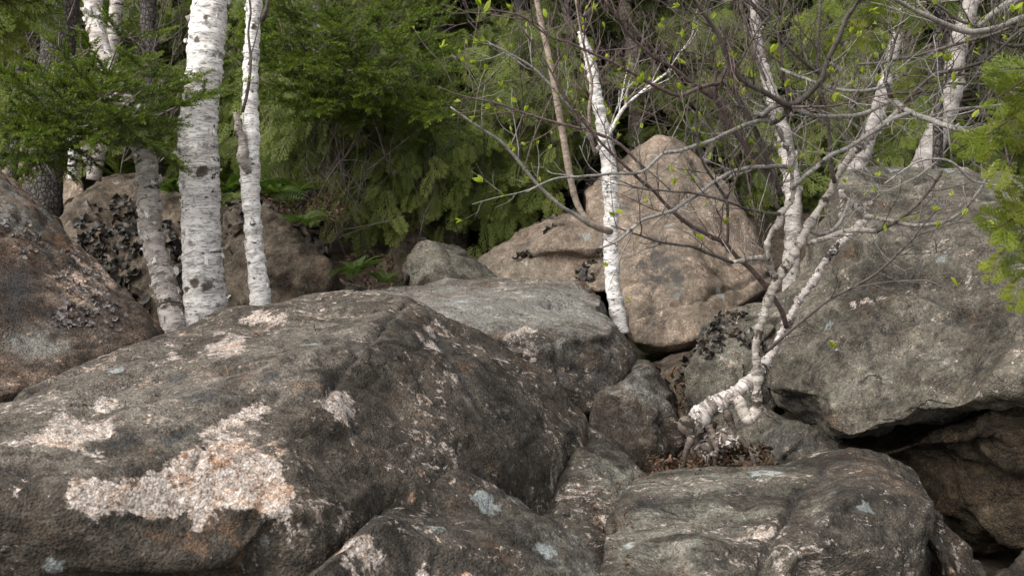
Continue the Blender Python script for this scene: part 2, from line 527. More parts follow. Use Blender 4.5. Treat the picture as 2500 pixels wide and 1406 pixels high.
patches = [  # light bare granite on the front boulder
    ([(155, 1180), (200, 1165), (330, 1175), (420, 1115), (480, 1085), (520, 1068), (560, 1072), (640, 1085), (690, 1120), (722, 1190), (712, 1250), (665, 1288), (640, 1255), (560, 1250), (520, 1270), (478, 1305), (452, 1260), (410, 1262), (380, 1300), (340, 1265), (265, 1262), (190, 1255), (150, 1225)], 55, 1.0),
    ([(48, 1078), (95, 1045), (130, 1002), (165, 1005), (205, 1020), (270, 1022), (272, 1050), (230, 1065), (205, 1090), (170, 1098), (120, 1085)], 45, 1.0),
    ([(218, 990), (245, 960), (300, 948), (298, 985), (270, 1008), (232, 1012)], 45, 1.0),
    ([(500, 845), (540, 822), (585, 825), (600, 845), (560, 870), (525, 868)], 45, 1.0),
    ([(596, 780), (620, 760), (680, 755), (692, 772), (650, 797), (612, 797)], 45, 1.0),
    ([(772, 970), (800, 960), (840, 962), (868, 1020), (845, 1035), (800, 1010), (780, 1000)], 45, 1.0),
    ([(470, 1075), (540, 1030), (600, 998), (650, 990), (668, 1003), (620, 1025), (560, 1045), (520, 1065)], 40, 0.9),
    ([(205, 1100), (250, 1112), (270, 1130), (240, 1135), (215, 1125)], 40, 0.8),
    ([(0, 1068), (40, 1072), (40, 1082), (0, 1085)], 40, 0.8),
    ([(1040, 800), (1055, 795), (1080, 870), (1105, 920), (1098, 940), (1070, 890)], 50, 0.7),
]
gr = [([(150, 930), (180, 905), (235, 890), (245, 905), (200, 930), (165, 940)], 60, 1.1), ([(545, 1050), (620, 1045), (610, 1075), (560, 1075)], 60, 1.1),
      ([(850, 715), (990, 725), (980, 760), (880, 770), (700, 760)], 90, 0.6), ([(-50, 1000), (200, 890), (420, 815), (700, 745), (980, 735), (900, 820), (820, 930), (700, 1020), (480, 1060), (250, 1150), (-50, 1130)], 90, 0.6)]  # last area: pale lichen, plus the lit top's brightness put into the colour
stains = [([(425, 965), (470, 945), (540, 960), (540, 985), (440, 985)], 60, 1.0), ([(555, 965), (590, 955), (608, 975), (570, 985)], 60, 1.0),
          ([(250, 1070), (330, 1060), (345, 1085), (270, 1095)], 60, 1.0), ([(385, 915), (460, 900), (450, 935), (390, 935)], 60, 0.9),
          ([(385, 1075), (490, 1035), (500, 1050), (400, 1095)], 60, 0.8), ([(640, 895), (690, 900), (680, 930), (640, 925)], 60, .7)]
flk = [([(-50, 1000), (200, 890), (420, 815), (700, 745), (980, 735), (890, 830), (800, 940), (660, 1040), (480, 1060), (250, 1150), (-50, 1150)], 90, -0.42), ([(420, 805), (560, 765), (300, 870), (60, 940), (40, 920), (200, 890)], 30, -0.2), ([(1020, 760), (1110, 800), (1260, 1050), (1180, 1150), (1080, 950)], 90, -0.62)]
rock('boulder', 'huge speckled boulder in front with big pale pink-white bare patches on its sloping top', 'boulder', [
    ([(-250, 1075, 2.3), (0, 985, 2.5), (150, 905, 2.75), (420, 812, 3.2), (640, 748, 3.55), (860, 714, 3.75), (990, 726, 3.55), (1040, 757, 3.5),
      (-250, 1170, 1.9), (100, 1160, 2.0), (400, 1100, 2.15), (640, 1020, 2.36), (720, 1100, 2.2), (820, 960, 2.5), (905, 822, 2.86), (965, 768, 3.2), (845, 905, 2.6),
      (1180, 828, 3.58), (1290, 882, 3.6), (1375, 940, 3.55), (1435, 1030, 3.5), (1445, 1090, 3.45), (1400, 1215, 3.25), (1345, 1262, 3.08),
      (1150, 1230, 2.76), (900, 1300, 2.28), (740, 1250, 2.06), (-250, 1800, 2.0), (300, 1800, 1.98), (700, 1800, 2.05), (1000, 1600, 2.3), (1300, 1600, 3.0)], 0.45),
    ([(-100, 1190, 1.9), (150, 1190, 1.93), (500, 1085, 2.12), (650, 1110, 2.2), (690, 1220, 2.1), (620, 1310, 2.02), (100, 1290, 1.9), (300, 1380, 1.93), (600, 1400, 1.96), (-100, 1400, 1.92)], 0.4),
], M_ROCK_A, voxel=0.0095, smooth=3, amp=0.55, seed=1, chips=34, cap=0.035, marks={'crack': [([(-20, 985), (60, 962), (130, 915), (280, 885), (430, 845)], 7, 0.018), ([(985, 745), (930, 800), (895, 825), (850, 835), (880, 860), (835, 915), (790, 965)], 9, 0.02), ([(1050, 775), (1110, 900), (1180, 1010), (1270, 1110)], 8, 0.012), ([(860, 1010), (900, 1080), (1000, 1110), (1080, 1150)], 9, 0.014), ([(470, 1135), (500, 1085), (560, 1090), (640, 1110)], 8, 0.012), ([(1130, 850), (1250, 960), (1330, 1080)], 7, 0.01)], 'patch': patches, 'grey': gr, 'stain_shade': stains, 'fleck': flk})

rock('boulder', 'low dark wedge of rock at the bottom centre, in front of the huge speckled boulder', 'boulder', [
    ([(1110, 1150, 2.6), (985, 1210, 2.36), (870, 1325, 2.0), (720, 1420, 1.86), (1250, 1222, 2.66), (1350, 1272, 2.58), (1480, 1362, 2.45), (1570, 1480, 2.35),
      (1200, 1340, 2.2), (700, 1800, 1.85), (1100, 1800, 1.95), (1550, 1800, 2.25)], 0.5)],
    M_ROCK_B, voxel=0.0095, smooth=5, seed=2, chips=24, amp=0.7,
    marks={'crack': [([(1200, 1230), (1290, 1310), (1380, 1420)], 8, 0.012), ([(1000, 1280), (1060, 1330), (1050, 1420)], 7, 0.01)], 'grey': [([(1240, 1230), (1300, 1250), (1400, 1340), (1480, 1406), (1400, 1400), (1290, 1290)], 60, 0.6)],
           'patch': [([(1140, 1165), (1185, 1170), (1215, 1200), (1180, 1195)], 70, .6), ([(1010, 1255), (1040, 1245), (1035, 1265), (1000, 1272)], 60, .6)]})

rock('boulder', 'small sloping rock wedged between the huge speckled boulder and the split block', 'boulder', [
    ([(1410, 1030, 3.5), (1440, 1035, 3.52), (1520, 1098, 3.55), (1590, 1165, 3.5), (1520, 1200, 3.2), (1380, 1245, 2.96), (1430, 1310, 2.76), (1560, 1340, 2.74), (1350, 1500, 2.8), (1325, 1255, 3.02), (1390, 1330, 2.72), (1280, 1400, 2.75), (1600, 1500, 2.85), (1660, 1260, 3.15)], 0.5)],
    M_ROCK_S, voxel=0.011, smooth=5, seed=3, chips=15, amp=0.8, marks={'grey': [([(1470, 1130), (1560, 1150), (1540, 1200), (1480, 1200)], 60, .8)]})

rock('boulder', 'rounded lichen-streaked boulder at the bottom right with a humped dark right end', 'boulder', [
    ([(1470, 1300, 2.6), (1555, 1172, 3.2), (1640, 1150, 3.35), (1760, 1145, 3.35), (1900, 1142, 3.3), (1970, 1150, 3.0), (1480, 1430, 2.3), (1740, 1330, 2.4), (1950, 1200, 2.75), (1900, 1330, 2.42), (1800, 1420, 2.28),
      (1480, 1800, 2.3), (1850, 1800, 2.3), (2100, 1700, 2.5)], 0.5),
    ([(1880, 1150, 3.2), (2000, 1122, 3.2), (2080, 1112, 3.2), (2160, 1120, 3.1), (2222, 1165, 3.0), (2272, 1235, 2.85), (2268, 1310, 2.75), (2245, 1420, 2.6), (1990, 1195, 2.72), (2060, 1200, 2.66), (1850, 1420, 2.32), (2100, 1330, 2.5), (1850, 1800, 2.35), (2230, 1750, 2.55)], 0.5)],
    M_ROCK_S, voxel=0.0095, smooth=5, seed=4, chips=22, amp=0.6,
    marks={'crack': [([(2010, 1140), (1960, 1190), (1925, 1250), (1870, 1330), (1850, 1420)], 10, 0.016), ([(1560, 1240), (1720, 1215), (1900, 1180)], 6, 0.007), ([(1520, 1310), (1700, 1300), (1840, 1260)], 6, 0.007)], 'grey': [([(1560, 1180), (1700, 1155), (1880, 1150), (1950, 1200), (1820, 1290), (1640, 1380), (1500, 1400), (1500, 1290)], 110, .62), ([(1660, 1285), (1740, 1230), (1770, 1240), (1700, 1290)], 40, 1.3), ([(1600, 1350), (1640, 1330), (1720, 1310), (1700, 1340)], 40, 1.2)],
           'patch': [([(1800, 1330), (1850, 1290), (1870, 1300), (1830, 1345)], 70, .6)]})

rock('boulder', 'dark rock slanting down in the bottom right corner under the overhanging boulder', 'boulder', [
    ([(2235, 1235, 3.05), (2300, 1285, 2.95), (2405, 1400, 2.75), (2470, 1480, 2.6), (2240, 1450, 2.75), (2240, 1800, 2.6), (2480, 1800, 2.5)], 0.6)], M_ROCK_B, voxel=0.013, smooth=10, seed=5)

rock('boulder', 'flat-topped grey block behind the huge speckled boulder with a dark front face', 'boulder', [
    ([(700, 770, 4.0), (815, 718, 4.5), (1000, 688, 5.2), (1100, 682, 5.5), (1420, 688, 5.3), (1468, 728, 4.9), (1503, 788, 4.45), (1488, 818, 4.1), (1250, 812, 4.0), (1180, 838, 3.9), (1000, 770, 3.9),
      (1548, 862, 4.3), (1545, 930, 4.2), (1508, 990, 4.05), (1470, 992, 3.95), (1240, 830, 3.88), (1200, 1150, 3.8), (1450, 1000, 3.9)], 0.3)],
    M_ROCK_P, voxel=0.011, smooth=5, seed=6, amp=0.6, chips=25,
    marks={'crack': [([(1190, 845), (1290, 850), (1380, 900), (1470, 910)], 8, 0.015), ([(1350, 830), (1370, 960)], 6, 0.012)], 'grey': [([(820, 715), (1000, 690), (1420, 690), (1500, 790), (1480, 815), (1250, 815), (1180, 835), (1050, 765), (900, 745)], 60, 1.0), ([(1500, 800), (1545, 870), (1530, 930), (1500, 900)], 60, .7)], 'stain_shade': [([(1180, 850), (1260, 835), (1480, 840), (1520, 930), (1490, 990), (1300, 940)], 140, 0.3)],
           'patch': [([(1255, 800), (1310, 808), (1300, 822), (1260, 815)], 60, .8), ([(1270, 830), (1330, 850), (1310, 870)], 60, .5)]})

rock('boulder', 'smaller split block below the flat-topped grey block, its top edge pale', 'boulder', [
    ([(1435, 1005, 3.75), (1512, 962, 3.95), (1545, 880, 4.15), (1582, 900, 4.1), (1642, 962, 3.98), (1664, 1040, 3.82), (1676, 1135, 3.72), (1570, 1150, 3.62), (1470, 1085, 3.6), (1500, 1005, 3.68), (1615, 1005, 3.74), (1600, 1300, 3.6)], 0.5)],
    M_ROCK_P, voxel=0.011, smooth=4, seed=7, amp=0.8, chips=40, marks={'grey': [([(1500, 980), (1545, 890), (1590, 910), (1650, 975), (1640, 1005), (1540, 1000)], 60, .6)], 'stain_shade': [([(1590, 1010), (1615, 1010), (1618, 1050), (1595, 1050)], 50, 1.2)]})

rock('boulder', 'big dark left boulder with flaking grey lichen, its edge running down to the birches', 'boulder', [
    ([(-300, 180, 3.9), (-100, 330, 3.85), (0, 422, 3.8), (60, 478, 3.75), (130, 556, 3.7), (205, 640, 3.6), (300, 722, 3.5), (395, 812, 3.4), (345, 850, 3.15), (200, 895, 2.95), (50, 955, 2.7), (-300, 1080, 2.35), (-300, 600, 2.9), (100, 1300, 3.0)], 0.7)],
    M_ROCK_L, voxel=0.013, smooth=10, seed=8, amp=0.8, chips=25,
    marks={'crack': [([(60, 560), (150, 650), (300, 790)], 6, 0.008), ([(-50, 700), (90, 760), (230, 850)], 6, 0.008)], 'stain_shade': [([(0, 640), (110, 660), (60, 800), (0, 790)], 90, .5)], 'grey': [([(40, 830), (110, 815), (100, 870), (50, 870)], 60, .9), ([(-100, 470), (20, 450), (130, 570), (110, 600)], 90, .6)],
           'patch': [([(200, 665), (260, 690), (250, 710), (205, 690)], 60, .35)]})

rock('boulder', 'massive grey overhanging boulder filling the right side with a dark hollow beneath', 'boulder', [
    ([(2062, 436, 4.6), (2120, 418, 4.8), (2250, 414, 4.9), (2350, 432, 4.9), (2520, 445, 4.8), (2800, 470, 4.6), (1985, 600, 4.32), (1925, 720, 4.15), (2100, 640, 3.9), (2300, 620, 3.75), (2500, 560, 3.75), (2150, 770, 3.75), (2450, 770, 3.5), (2800, 760, 3.3)], 1.6),
    ([(1925, 715, 4.15), (1872, 845, 4.0), (1866, 930, 3.95), (1900, 985, 3.85), (2030, 1075, 3.6), (2135, 1020, 3.42), (2250, 990, 3.32), (2520, 935, 3.05), (2850, 900, 2.8), (2100, 780, 3.66), (2300, 800, 3.38), (2500, 800, 3.2), (2800, 770, 3.05)], 1.3),
    ([(2250, 770, 3.56), (2420, 720, 3.5), (2600, 740, 3.36), (2600, 790, 3.2), (2430, 775, 3.3), (2300, 790, 3.42)], 0.6)],
    M_ROCK_C, voxel=0.0135, smooth=6, seed=9, amp=1.0, chips=260, cap=0.05,
    marks={'crack': [([(2160, 800), (2240, 770), (2330, 775), (2420, 760), (2520, 745)], 11, 0.035), ([(2090, 690), (2150, 760), (2110, 850), (2130, 960)], 8, 0.015), ([(2210, 560), (2250, 600), (2230, 700), (2300, 740)], 9, 0.018), ([(1895, 940), (1960, 1010), (2010, 1065)], 9, 0.016), ([(2250, 480), (2360, 520), (2520, 530)], 8, 0.012), ([(2240, 990), (2300, 930), (2420, 900)], 8, 0.012)], 'grey': [([(2060, 440), (2350, 425), (2500, 445), (2500, 480), (2250, 450), (2100, 470)], 60, .7), ([(1880, 860), (2000, 820), (2300, 850), (2260, 960), (2050, 1050), (1900, 960)], 120, .45), ([(2250, 860), (2340, 840), (2330, 920), (2260, 930)], 60, .6)],
           'patch': [([(2345, 665), (2375, 650), (2390, 675), (2360, 700)], 45, 1.0)], 'stain_shade': [([(1900, 980), (1920, 960), (2000, 1050), (2010, 1075)], 60, .9)]})

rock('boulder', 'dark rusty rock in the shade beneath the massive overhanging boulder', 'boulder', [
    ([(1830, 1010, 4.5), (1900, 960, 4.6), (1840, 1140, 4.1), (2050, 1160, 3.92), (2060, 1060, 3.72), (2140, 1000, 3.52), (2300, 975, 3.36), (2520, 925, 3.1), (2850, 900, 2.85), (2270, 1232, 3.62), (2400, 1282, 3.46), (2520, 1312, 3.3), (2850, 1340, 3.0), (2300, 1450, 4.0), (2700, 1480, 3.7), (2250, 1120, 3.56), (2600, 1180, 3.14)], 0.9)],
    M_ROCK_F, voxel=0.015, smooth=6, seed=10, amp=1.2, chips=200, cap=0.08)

rock('boulder', 'added dark rock cutting the bottom right corner, placed to shade the gap', 'boulder', [  # boulder added to keep light out of the gap beneath the overhang
    ([(2425, 1412, 2.62), (2520, 1338, 2.66), (2900, 1250, 2.5), (2430, 1900, 2.45), (2900, 1900, 2.2), (2650, 1330, 2.5), (2900, 1400, 2.2)], 0.9)], M_ROCK_B, voxel=0.02, smooth=8, seed=11)

rock('boulder', 'rock behind the crooked birch root with black leafy lichen on its top', 'boulder', [
    ([(1688, 872, 4.25), (1715, 800, 4.35), (1765, 768, 4.5), (1880, 722, 4.7), (1990, 690, 4.8), (1900, 860, 4.25), (1900, 1050, 4.1), (1850, 1140, 3.98), (1740, 1150, 4.0), (1685, 1000, 4.15), (1850, 850, 4.15), (1700, 1400, 4.0)], 0.8), ([(1830, 980, 4.0), (1900, 960, 3.98), (2030, 1050, 3.93), (2140, 1100, 3.9), (2230, 1140, 3.86), (1840, 1150, 3.93), (2220, 1190, 3.84), (1900, 1110, 3.9)], 0.8)],
    M_ROCK_C, voxel=0.013, smooth=6, seed=12, amp=1.0, chips=120, marks={'grey': [([(1730, 860), (1790, 810), (1850, 800), (1840, 880), (1760, 900)], 60, .8), ([(1850, 1000), (1900, 1010), (1900, 1100), (1840, 1100)], 60, .3)], 'stain_shade': [([(1830, 960), (2250, 1050), (2250, 1200), (1830, 1160)], 150, .25)]})  # the broad dark area dims the lit lower face by colour

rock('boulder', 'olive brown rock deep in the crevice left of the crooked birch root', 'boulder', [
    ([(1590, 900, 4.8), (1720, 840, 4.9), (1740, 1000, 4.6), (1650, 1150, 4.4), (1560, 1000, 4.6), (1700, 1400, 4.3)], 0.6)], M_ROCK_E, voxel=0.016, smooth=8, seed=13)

rock('boulder', 'tall tan pyramid boulder behind the slender birch', 'boulder', [
    ([(1600, 332, 6.8), (1640, 338, 6.8), (1548, 380, 6.75), (1482, 425, 6.6), (1428, 468, 6.5), (1440, 560, 6.3), (1480, 650, 6.0), (1500, 745, 5.75), (1700, 385, 6.8), (1780, 465, 6.7), (1832, 550, 6.45), (1872, 630, 6.25), (1885, 690, 6.0), (1760, 772, 5.7), (1540, 800, 5.5), (1660, 640, 5.75), (1720, 700, 5.6)], 1.6),
    ([(1485, 660, 5.9), (1545, 836, 5.36), (1640, 846, 5.33), (1712, 825, 5.38), (1770, 770, 5.6), (1885, 690, 5.95), (1595, 896, 5.75), (1650, 884, 5.75), (1700, 700, 5.6), (1560, 700, 5.7)], 1.2)],
    M_ROCK_D, voxel=0.0165, smooth=3, seed=34, amp=0.55, chips=40,
    marks={'crack': [([(1560, 775), (1640, 745), (1760, 715), (1880, 670)], 6, 0.02), ([(1570, 800), (1600, 770), (1590, 720)], 8, 0.025), ([(1690, 400), (1760, 520), (1790, 640)], 7, 0.02)], 'stain_shade': [([(1590, 570), (1650, 560), (1640, 720), (1560, 700), (1550, 640)], 90, .6), ([(1640, 620), (1690, 640), (1670, 740), (1630, 740)], 80, .5), ([(1560, 800), (1600, 770), (1620, 800), (1580, 830)], 80, .4)], 'grey': [([(1600, 420), (1640, 410), (1640, 440), (1600, 440)], 50, .6), ([(1620, 640), (1660, 640), (1660, 720), (1620, 720)], 70, .6)]})

rock('boulder', 'low tan ledge of rock left of the slender birch', 'boulder', [
    ([(1165, 640, 6.6), (1225, 592, 6.65), (1290, 552, 6.6), (1350, 524, 6.5), (1425, 516, 6.4), (1520, 530, 6.3), (1520, 640, 6.05), (1480, 695, 5.85), (1300, 705, 5.9), (1170, 700, 6.0), (1120, 668, 6.3), (1300, 900, 5.8)], 1.2),
    ([(1268, 602, 6.25), (1300, 570, 6.25), (1400, 552, 6.1), (1500, 566, 6.0), (1490, 615, 5.92), (1380, 612, 5.98), (1285, 618, 6.1)], 0.6),
    ([(1413, 668, 5.85), (1440, 642, 5.85), (1500, 650, 5.75), (1515, 705, 5.65), (1470, 716, 5.65)], 0.5)],
    M_ROCK_D, voxel=0.0165, smooth=6, seed=15, amp=1.0, marks={'grey': [([(1170, 640), (1260, 600), (1260, 690), (1180, 690)], 70, .7), ([(1280, 650), (1450, 640), (1450, 690), (1280, 690)], 90, .4)], 'stain_shade': [([(1275, 575), (1310, 560), (1290, 600)], 40, .6), ([(1415, 650), (1440, 650), (1435, 690), (1415, 690)], 30, .8)]})

rock('boulder', 'small pale rounded rock sitting behind the flat-topped grey block', 'boulder', [
    ([(978, 700, 5.7), (985, 648, 5.75), (1012, 604, 5.85), (1060, 584, 5.9), (1112, 596, 5.9), (1155, 630, 5.9), (1195, 665, 5.8), (1230, 698, 5.7), (1060, 640, 5.55), (1080, 760, 5.6)], 0.6)], M_ROCK_C, voxel=0.014, smooth=9, seed=16,
    marks={'grey': [([(980, 690), (1000, 610), (1060, 585), (1120, 600), (1220, 690)], 60, .6)]})

rock('boulder', 'brown pointed rock under the hanging cedar boughs', 'boulder', [
    ([(895, 700, 6.7), (950, 608, 6.9), (1000, 530, 7.1), (1058, 498, 7.2), (1102, 508, 7.2), (1143, 568, 7.1), (1138, 640, 6.9), (1000, 640, 6.6), (1000, 900, 6.6)], 0.8)], M_ROCK_E, voxel=0.018, smooth=8, seed=17)

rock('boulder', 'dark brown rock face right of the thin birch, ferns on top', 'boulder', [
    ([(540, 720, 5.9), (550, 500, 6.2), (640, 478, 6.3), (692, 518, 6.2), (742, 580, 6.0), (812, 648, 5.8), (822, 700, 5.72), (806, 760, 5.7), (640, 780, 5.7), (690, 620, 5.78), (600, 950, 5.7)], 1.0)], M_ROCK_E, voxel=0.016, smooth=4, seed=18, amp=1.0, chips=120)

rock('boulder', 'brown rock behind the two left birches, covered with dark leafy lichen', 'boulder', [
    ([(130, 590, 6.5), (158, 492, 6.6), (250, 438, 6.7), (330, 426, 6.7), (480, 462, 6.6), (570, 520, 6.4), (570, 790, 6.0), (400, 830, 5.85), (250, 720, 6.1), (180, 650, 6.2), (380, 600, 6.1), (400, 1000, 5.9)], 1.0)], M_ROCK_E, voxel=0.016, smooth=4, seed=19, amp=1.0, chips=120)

rock('boulder', 'small blocky brown stone next to the fern clump', 'boulder', [
    ([(812, 740, 5.35), (826, 650, 5.45), (850, 644, 5.5), (884, 658, 5.5), (892, 690, 5.45), (965, 688, 5.5), (960, 740, 5.4), (860, 760, 5.3), (850, 900, 5.3)], 0.4)], M_ROCK_E, voxel=0.014, smooth=6, seed=20, marks={'grey': [([(826, 650), (884, 655), (890, 720), (820, 730)], 60, .6)]})

rock('boulder', 'pinkish distant rock behind the dark spruce trunk at the left edge', 'boulder', [
    ([(-120, 400, 8.2), (30, 392, 8.4), (80, 432, 8.3), (190, 430, 8.4), (230, 560, 8.0), (-120, 620, 7.8), (0, 800, 7.8)], 1.0)], M_ROCK_D, voxel=0.025, smooth=8, seed=21)

rock('boulder', 'mossy brown rock behind the tan pyramid boulder and the shrub', 'boulder', [
    ([(1790, 560, 7.6), (1850, 520, 7.8), (1990, 510, 7.7), (2060, 560, 7.5), (2000, 640, 7.2), (1830, 640, 7.2), (1900, 900, 7.0)], 1.0)], M_ROCK_E, voxel=0.025, smooth=8, seed=22)
# ------------------------------------------------------------------ vegetation materials
def leaf_material(name, stops, trans=0.35, rough=0.55):
    b = NB(name)
    v = b.n('ShaderNodeTexCoord').outputs['Object']
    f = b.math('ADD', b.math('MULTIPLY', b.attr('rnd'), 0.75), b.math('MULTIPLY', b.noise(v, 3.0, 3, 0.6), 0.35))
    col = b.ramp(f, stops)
    p = b.bsdf(col, rough, None, 0.25)
    t = b.n('ShaderNodeBsdfTranslucent')
    b.put(t.inputs[0], b.mix(1.0, col, (1.25, 1.35, 0.7), 'MULTIPLY'))
    m = b.n('ShaderNodeMixShader')
    m.inputs[0].default_value = trans
    b.t.links.new(p, m.inputs[1]); b.t.links.new(t.outputs[0], m.inputs[2])
    return b.done(m.outputs[0])


M_CEDAR = leaf_material('cedar_green', [(0.1, (0.045, 0.062, 0.018)), (0.45, (0.092, 0.122, 0.03)), (0.75, (0.14, 0.172, 0.042)), (0.95, (0.21, 0.225, 0.06))], 0.4)
M_CEDAR_FRESH = leaf_material('fresh_cedar_green', [(0.1, (0.046, 0.066, 0.018)), (0.45, (0.092, 0.126, 0.03)), (0.75, (0.145, 0.18, 0.042)), (0.95, (0.225, 0.245, 0.064))], 0.4)
M_CEDAR_NEAR = leaf_material('cedar_scale_green', [(0.1, (0.04, 0.062, 0.006)), (0.5, (0.095, 0.128, 0.011)), (0.8, (0.155, 0.175, 0.015)), (0.97, (0.27, 0.24, 0.026))], 0.3, 0.45)
M_SPRUCE = leaf_material('spruce_green', [(0.1, (0.035, 0.052, 0.011)), (0.5, (0.085, 0.125, 0.017)), (0.85, (0.155, 0.2, 0.026)), (1.0, (0.22, 0.25, 0.04))], 0.25, 0.45)
M_FERN = leaf_material('fern_green', [(0.1, (0.028, 0.055, 0.011)), (0.9, (0.075, 0.115, 0.02))], 0.4)
M_BUD = leaf_material('young_leaf_green', [(0.1, (0.2, 0.27, 0.025)), (0.6, (0.33, 0.39, 0.04)), (1.0, (0.46, 0.42, 0.08))], 0.45, 0.4)
M_DEADLEAF = leaf_material('dead_leaf_brown', [(0.1, (0.03, 0.02, 0.014)), (0.5, (0.1, 0.06, 0.038)), (0.9, (0.2, 0.13, 0.09))], 0.1, 0.8)

b = NB('leafy_black_lichen')
r_ = b.n('ShaderNodeObjectInfo').outputs['Random']
v = b.n('ShaderNodeTexCoord').outputs['Object']
c = b.ramp(r_, [(0.0, (0.014, 0.013, 0.011)), (0.6, (0.026, 0.022, 0.018)), (0.8, (0.042, 0.033, 0.025)), (0.95, (0.075, 0.056, 0.042))])
c = b.mix(b.noise(v, 60, 3), c, b.mix(1.0, c, (2, 2, 2), 'MULTIPLY'))
M_TRIPE = b.done(b.bsdf(c, 0.6, None, 0.35))

b = NB('flaking_grey_lichen')
r_ = b.n('ShaderNodeObjectInfo').outputs['Random']
v = b.n('ShaderNodeTexCoord').outputs['Object']
c = b.ramp(r_, [(0.0, (0.10, 0.085, 0.08)), (0.5, (0.2, 0.18, 0.175)), (1.0, (0.32, 0.3, 0.29))])
c = b.mix(b.noise(v, 80, 3), c, b.mix(1.0, c, (0.45, 0.42, 0.4), 'MULTIPLY'))
M_FLAKE = b.done(b.bsdf(c, 0.9, None, 0.1))


def bark_material(name, white, grey, scar, peel=0.5, band=(26, 26, 150), rings=0.5, lichen=0.0):
    """papery birch bark in the trunk's own unrolled coordinates: pale sheets, dark dashes, grey scuffs and black scars"""
    b = NB(name)
    v = b.attr('tc', 'Vector')
    r = b.n('ShaderNodeObjectInfo').outputs['Random']
    cmb = b.n('ShaderNodeCombineXYZ')
    b.put(cmb.inputs[2], b.math('MULTIPLY', r, 31.0))
    v = b.vmath('ADD', v, cmb.outputs[0])
    sc = lambda x, y, z: b.vmath('MULTIPLY', v, (x, y, z))
    sheet = b.noise(sc(5, 5, 16), 1.0, 6, 0.65, 0.6)
    dash = b.noise(sc(*band), 1.0, 4, 0.7)
    scuff = b.noise(sc(22, 22, 40), 1.0, 7, 0.75, 0.3)
    scar_n = b.noise(sc(6, 6, 11), 1.0, 6, 0.7, 0.8)
    col = b.mix(b.step(sheet, 0.35, 0.68), white, grey)
    col = b.mix(b.math('MULTIPLY', b.step(scuff, 0.5, 0.6), 0.5), col, tuple(x * 0.42 for x in grey))
    col = b.mix(b.math('MULTIPLY', b.step(dash, 0.535, 0.585), 0.72), col, (0.11, 0.09, 0.078))
    col = b.mix(b.step(b.math('ADD', scar_n, b.math('MULTIPLY', b.math('SUBTRACT', scuff, 0.5), 0.5)), 0.64 - 0.08 * peel, 0.68 - 0.08 * peel), col, scar)
    ring = b.noise(b.vmath('ADD', sc(2.2, 2.2, 13), b.vmath('SCALE', b.noise(sc(14, 14, 14), 1.0, 3, col=True), 0.7)), 1.0, 5, 0.7)
    col = b.mix(b.math('MULTIPLY', b.step(ring, 0.60 - 0.05 * peel, 0.66 - 0.05 * peel), 0.8), col, b.mix(b.step(scuff, 0.45, 0.6), tuple(x * 0.5 for x in grey), scar))
    kn = b.attr('knot')
    col = b.mix(b.step(b.math('ADD', kn, b.math('MULTIPLY', b.math('SUBTRACT', scuff, 0.5), 2.0)), 0.35, 0.68), col, b.mix(b.noise(v, 90, 3), scar, (0.16, 0.13, 0.11)))
    warm = b.step(b.noise(sc(9, 9, 30), 1.0, 3), 0.6, 0.75)
    col = b.mix(b.math('MULTIPLY', warm, 0.4), col, b.mix(1.0, col, (1.0, 0.72, 0.52), 'MULTIPLY'))
    if lichen:
        col = b.mix(b.math('MULTIPLY', b.step(b.noise(sc(14, 14, 14), 1.0, 5, 0.7), 0.55, 0.65), lichen), col, (0.3, 0.33, 0.2))
    h = b.math('ADD', b.math('MULTIPLY', scuff, 0.8), b.math('MULTIPLY', b.step(sheet, 0.48, 0.52), 0.5))
    h = b.math('ADD', h, b.math('MULTIPLY', b.noise(sc(12, 12, 70), 1.0, 3), rings))
    return b.done(b.bsdf(col, 0.75, b.bump(h, 0.7, 0.006), 0.25))


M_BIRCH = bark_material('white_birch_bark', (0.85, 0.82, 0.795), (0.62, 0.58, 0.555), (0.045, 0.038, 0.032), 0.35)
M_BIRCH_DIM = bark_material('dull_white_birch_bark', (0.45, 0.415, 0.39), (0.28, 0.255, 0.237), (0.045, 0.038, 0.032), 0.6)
M_BIRCH_SHAGGY = bark_material('shaggy_grey_birch_bark', (0.62, 0.57, 0.53), (0.33, 0.29, 0.26), (0.05, 0.04, 0.032), 0.75)
M_BIRCH_CREAM = bark_material('cream_birch_bark', (0.5, 0.455, 0.405), (0.29, 0.255, 0.225), (0.06, 0.045, 0.036), 0.85, (20, 20, 170), 1.0)
M_BIRCH_TAN = bark_material('tan_birch_bark', (0.33, 0.265, 0.21), (0.23, 0.18, 0.142), (0.08, 0.055, 0.042), 0.2)
M_BIRCH_FAR = bark_material('scaly_far_birch_bark', (0.36, 0.31, 0.26), (0.17, 0.14, 0.115), (0.05, 0.04, 0.032), 0.7, (16, 16, 40), 1.0)
M_GREYWOOD = bark_material('grey_branch_bark', (0.34, 0.32, 0.295), (0.22, 0.205, 0.19), (0.06, 0.052, 0.045), 0.3, (60, 60, 240), 0.6, 0.25)
M_DARKWOOD = bark_material('dark_branch_bark', (0.12, 0.104, 0.091), (0.078, 0.067, 0.058), (0.03, 0.025, 0.022), 0.3, (90, 90, 300), 0.6)
M_PURPLEWOOD = bark_material('purple_brown_twig_bark', (0.16, 0.112, 0.105), (0.1, 0.07, 0.066), (0.035, 0.025, 0.024), 0.2, (120, 120, 320), 0.6)
M_TWIG = bark_material('bare_twig_bark', (0.2, 0.165, 0.145), (0.13, 0.105, 0.09), (0.05, 0.04, 0.034), 0.2)

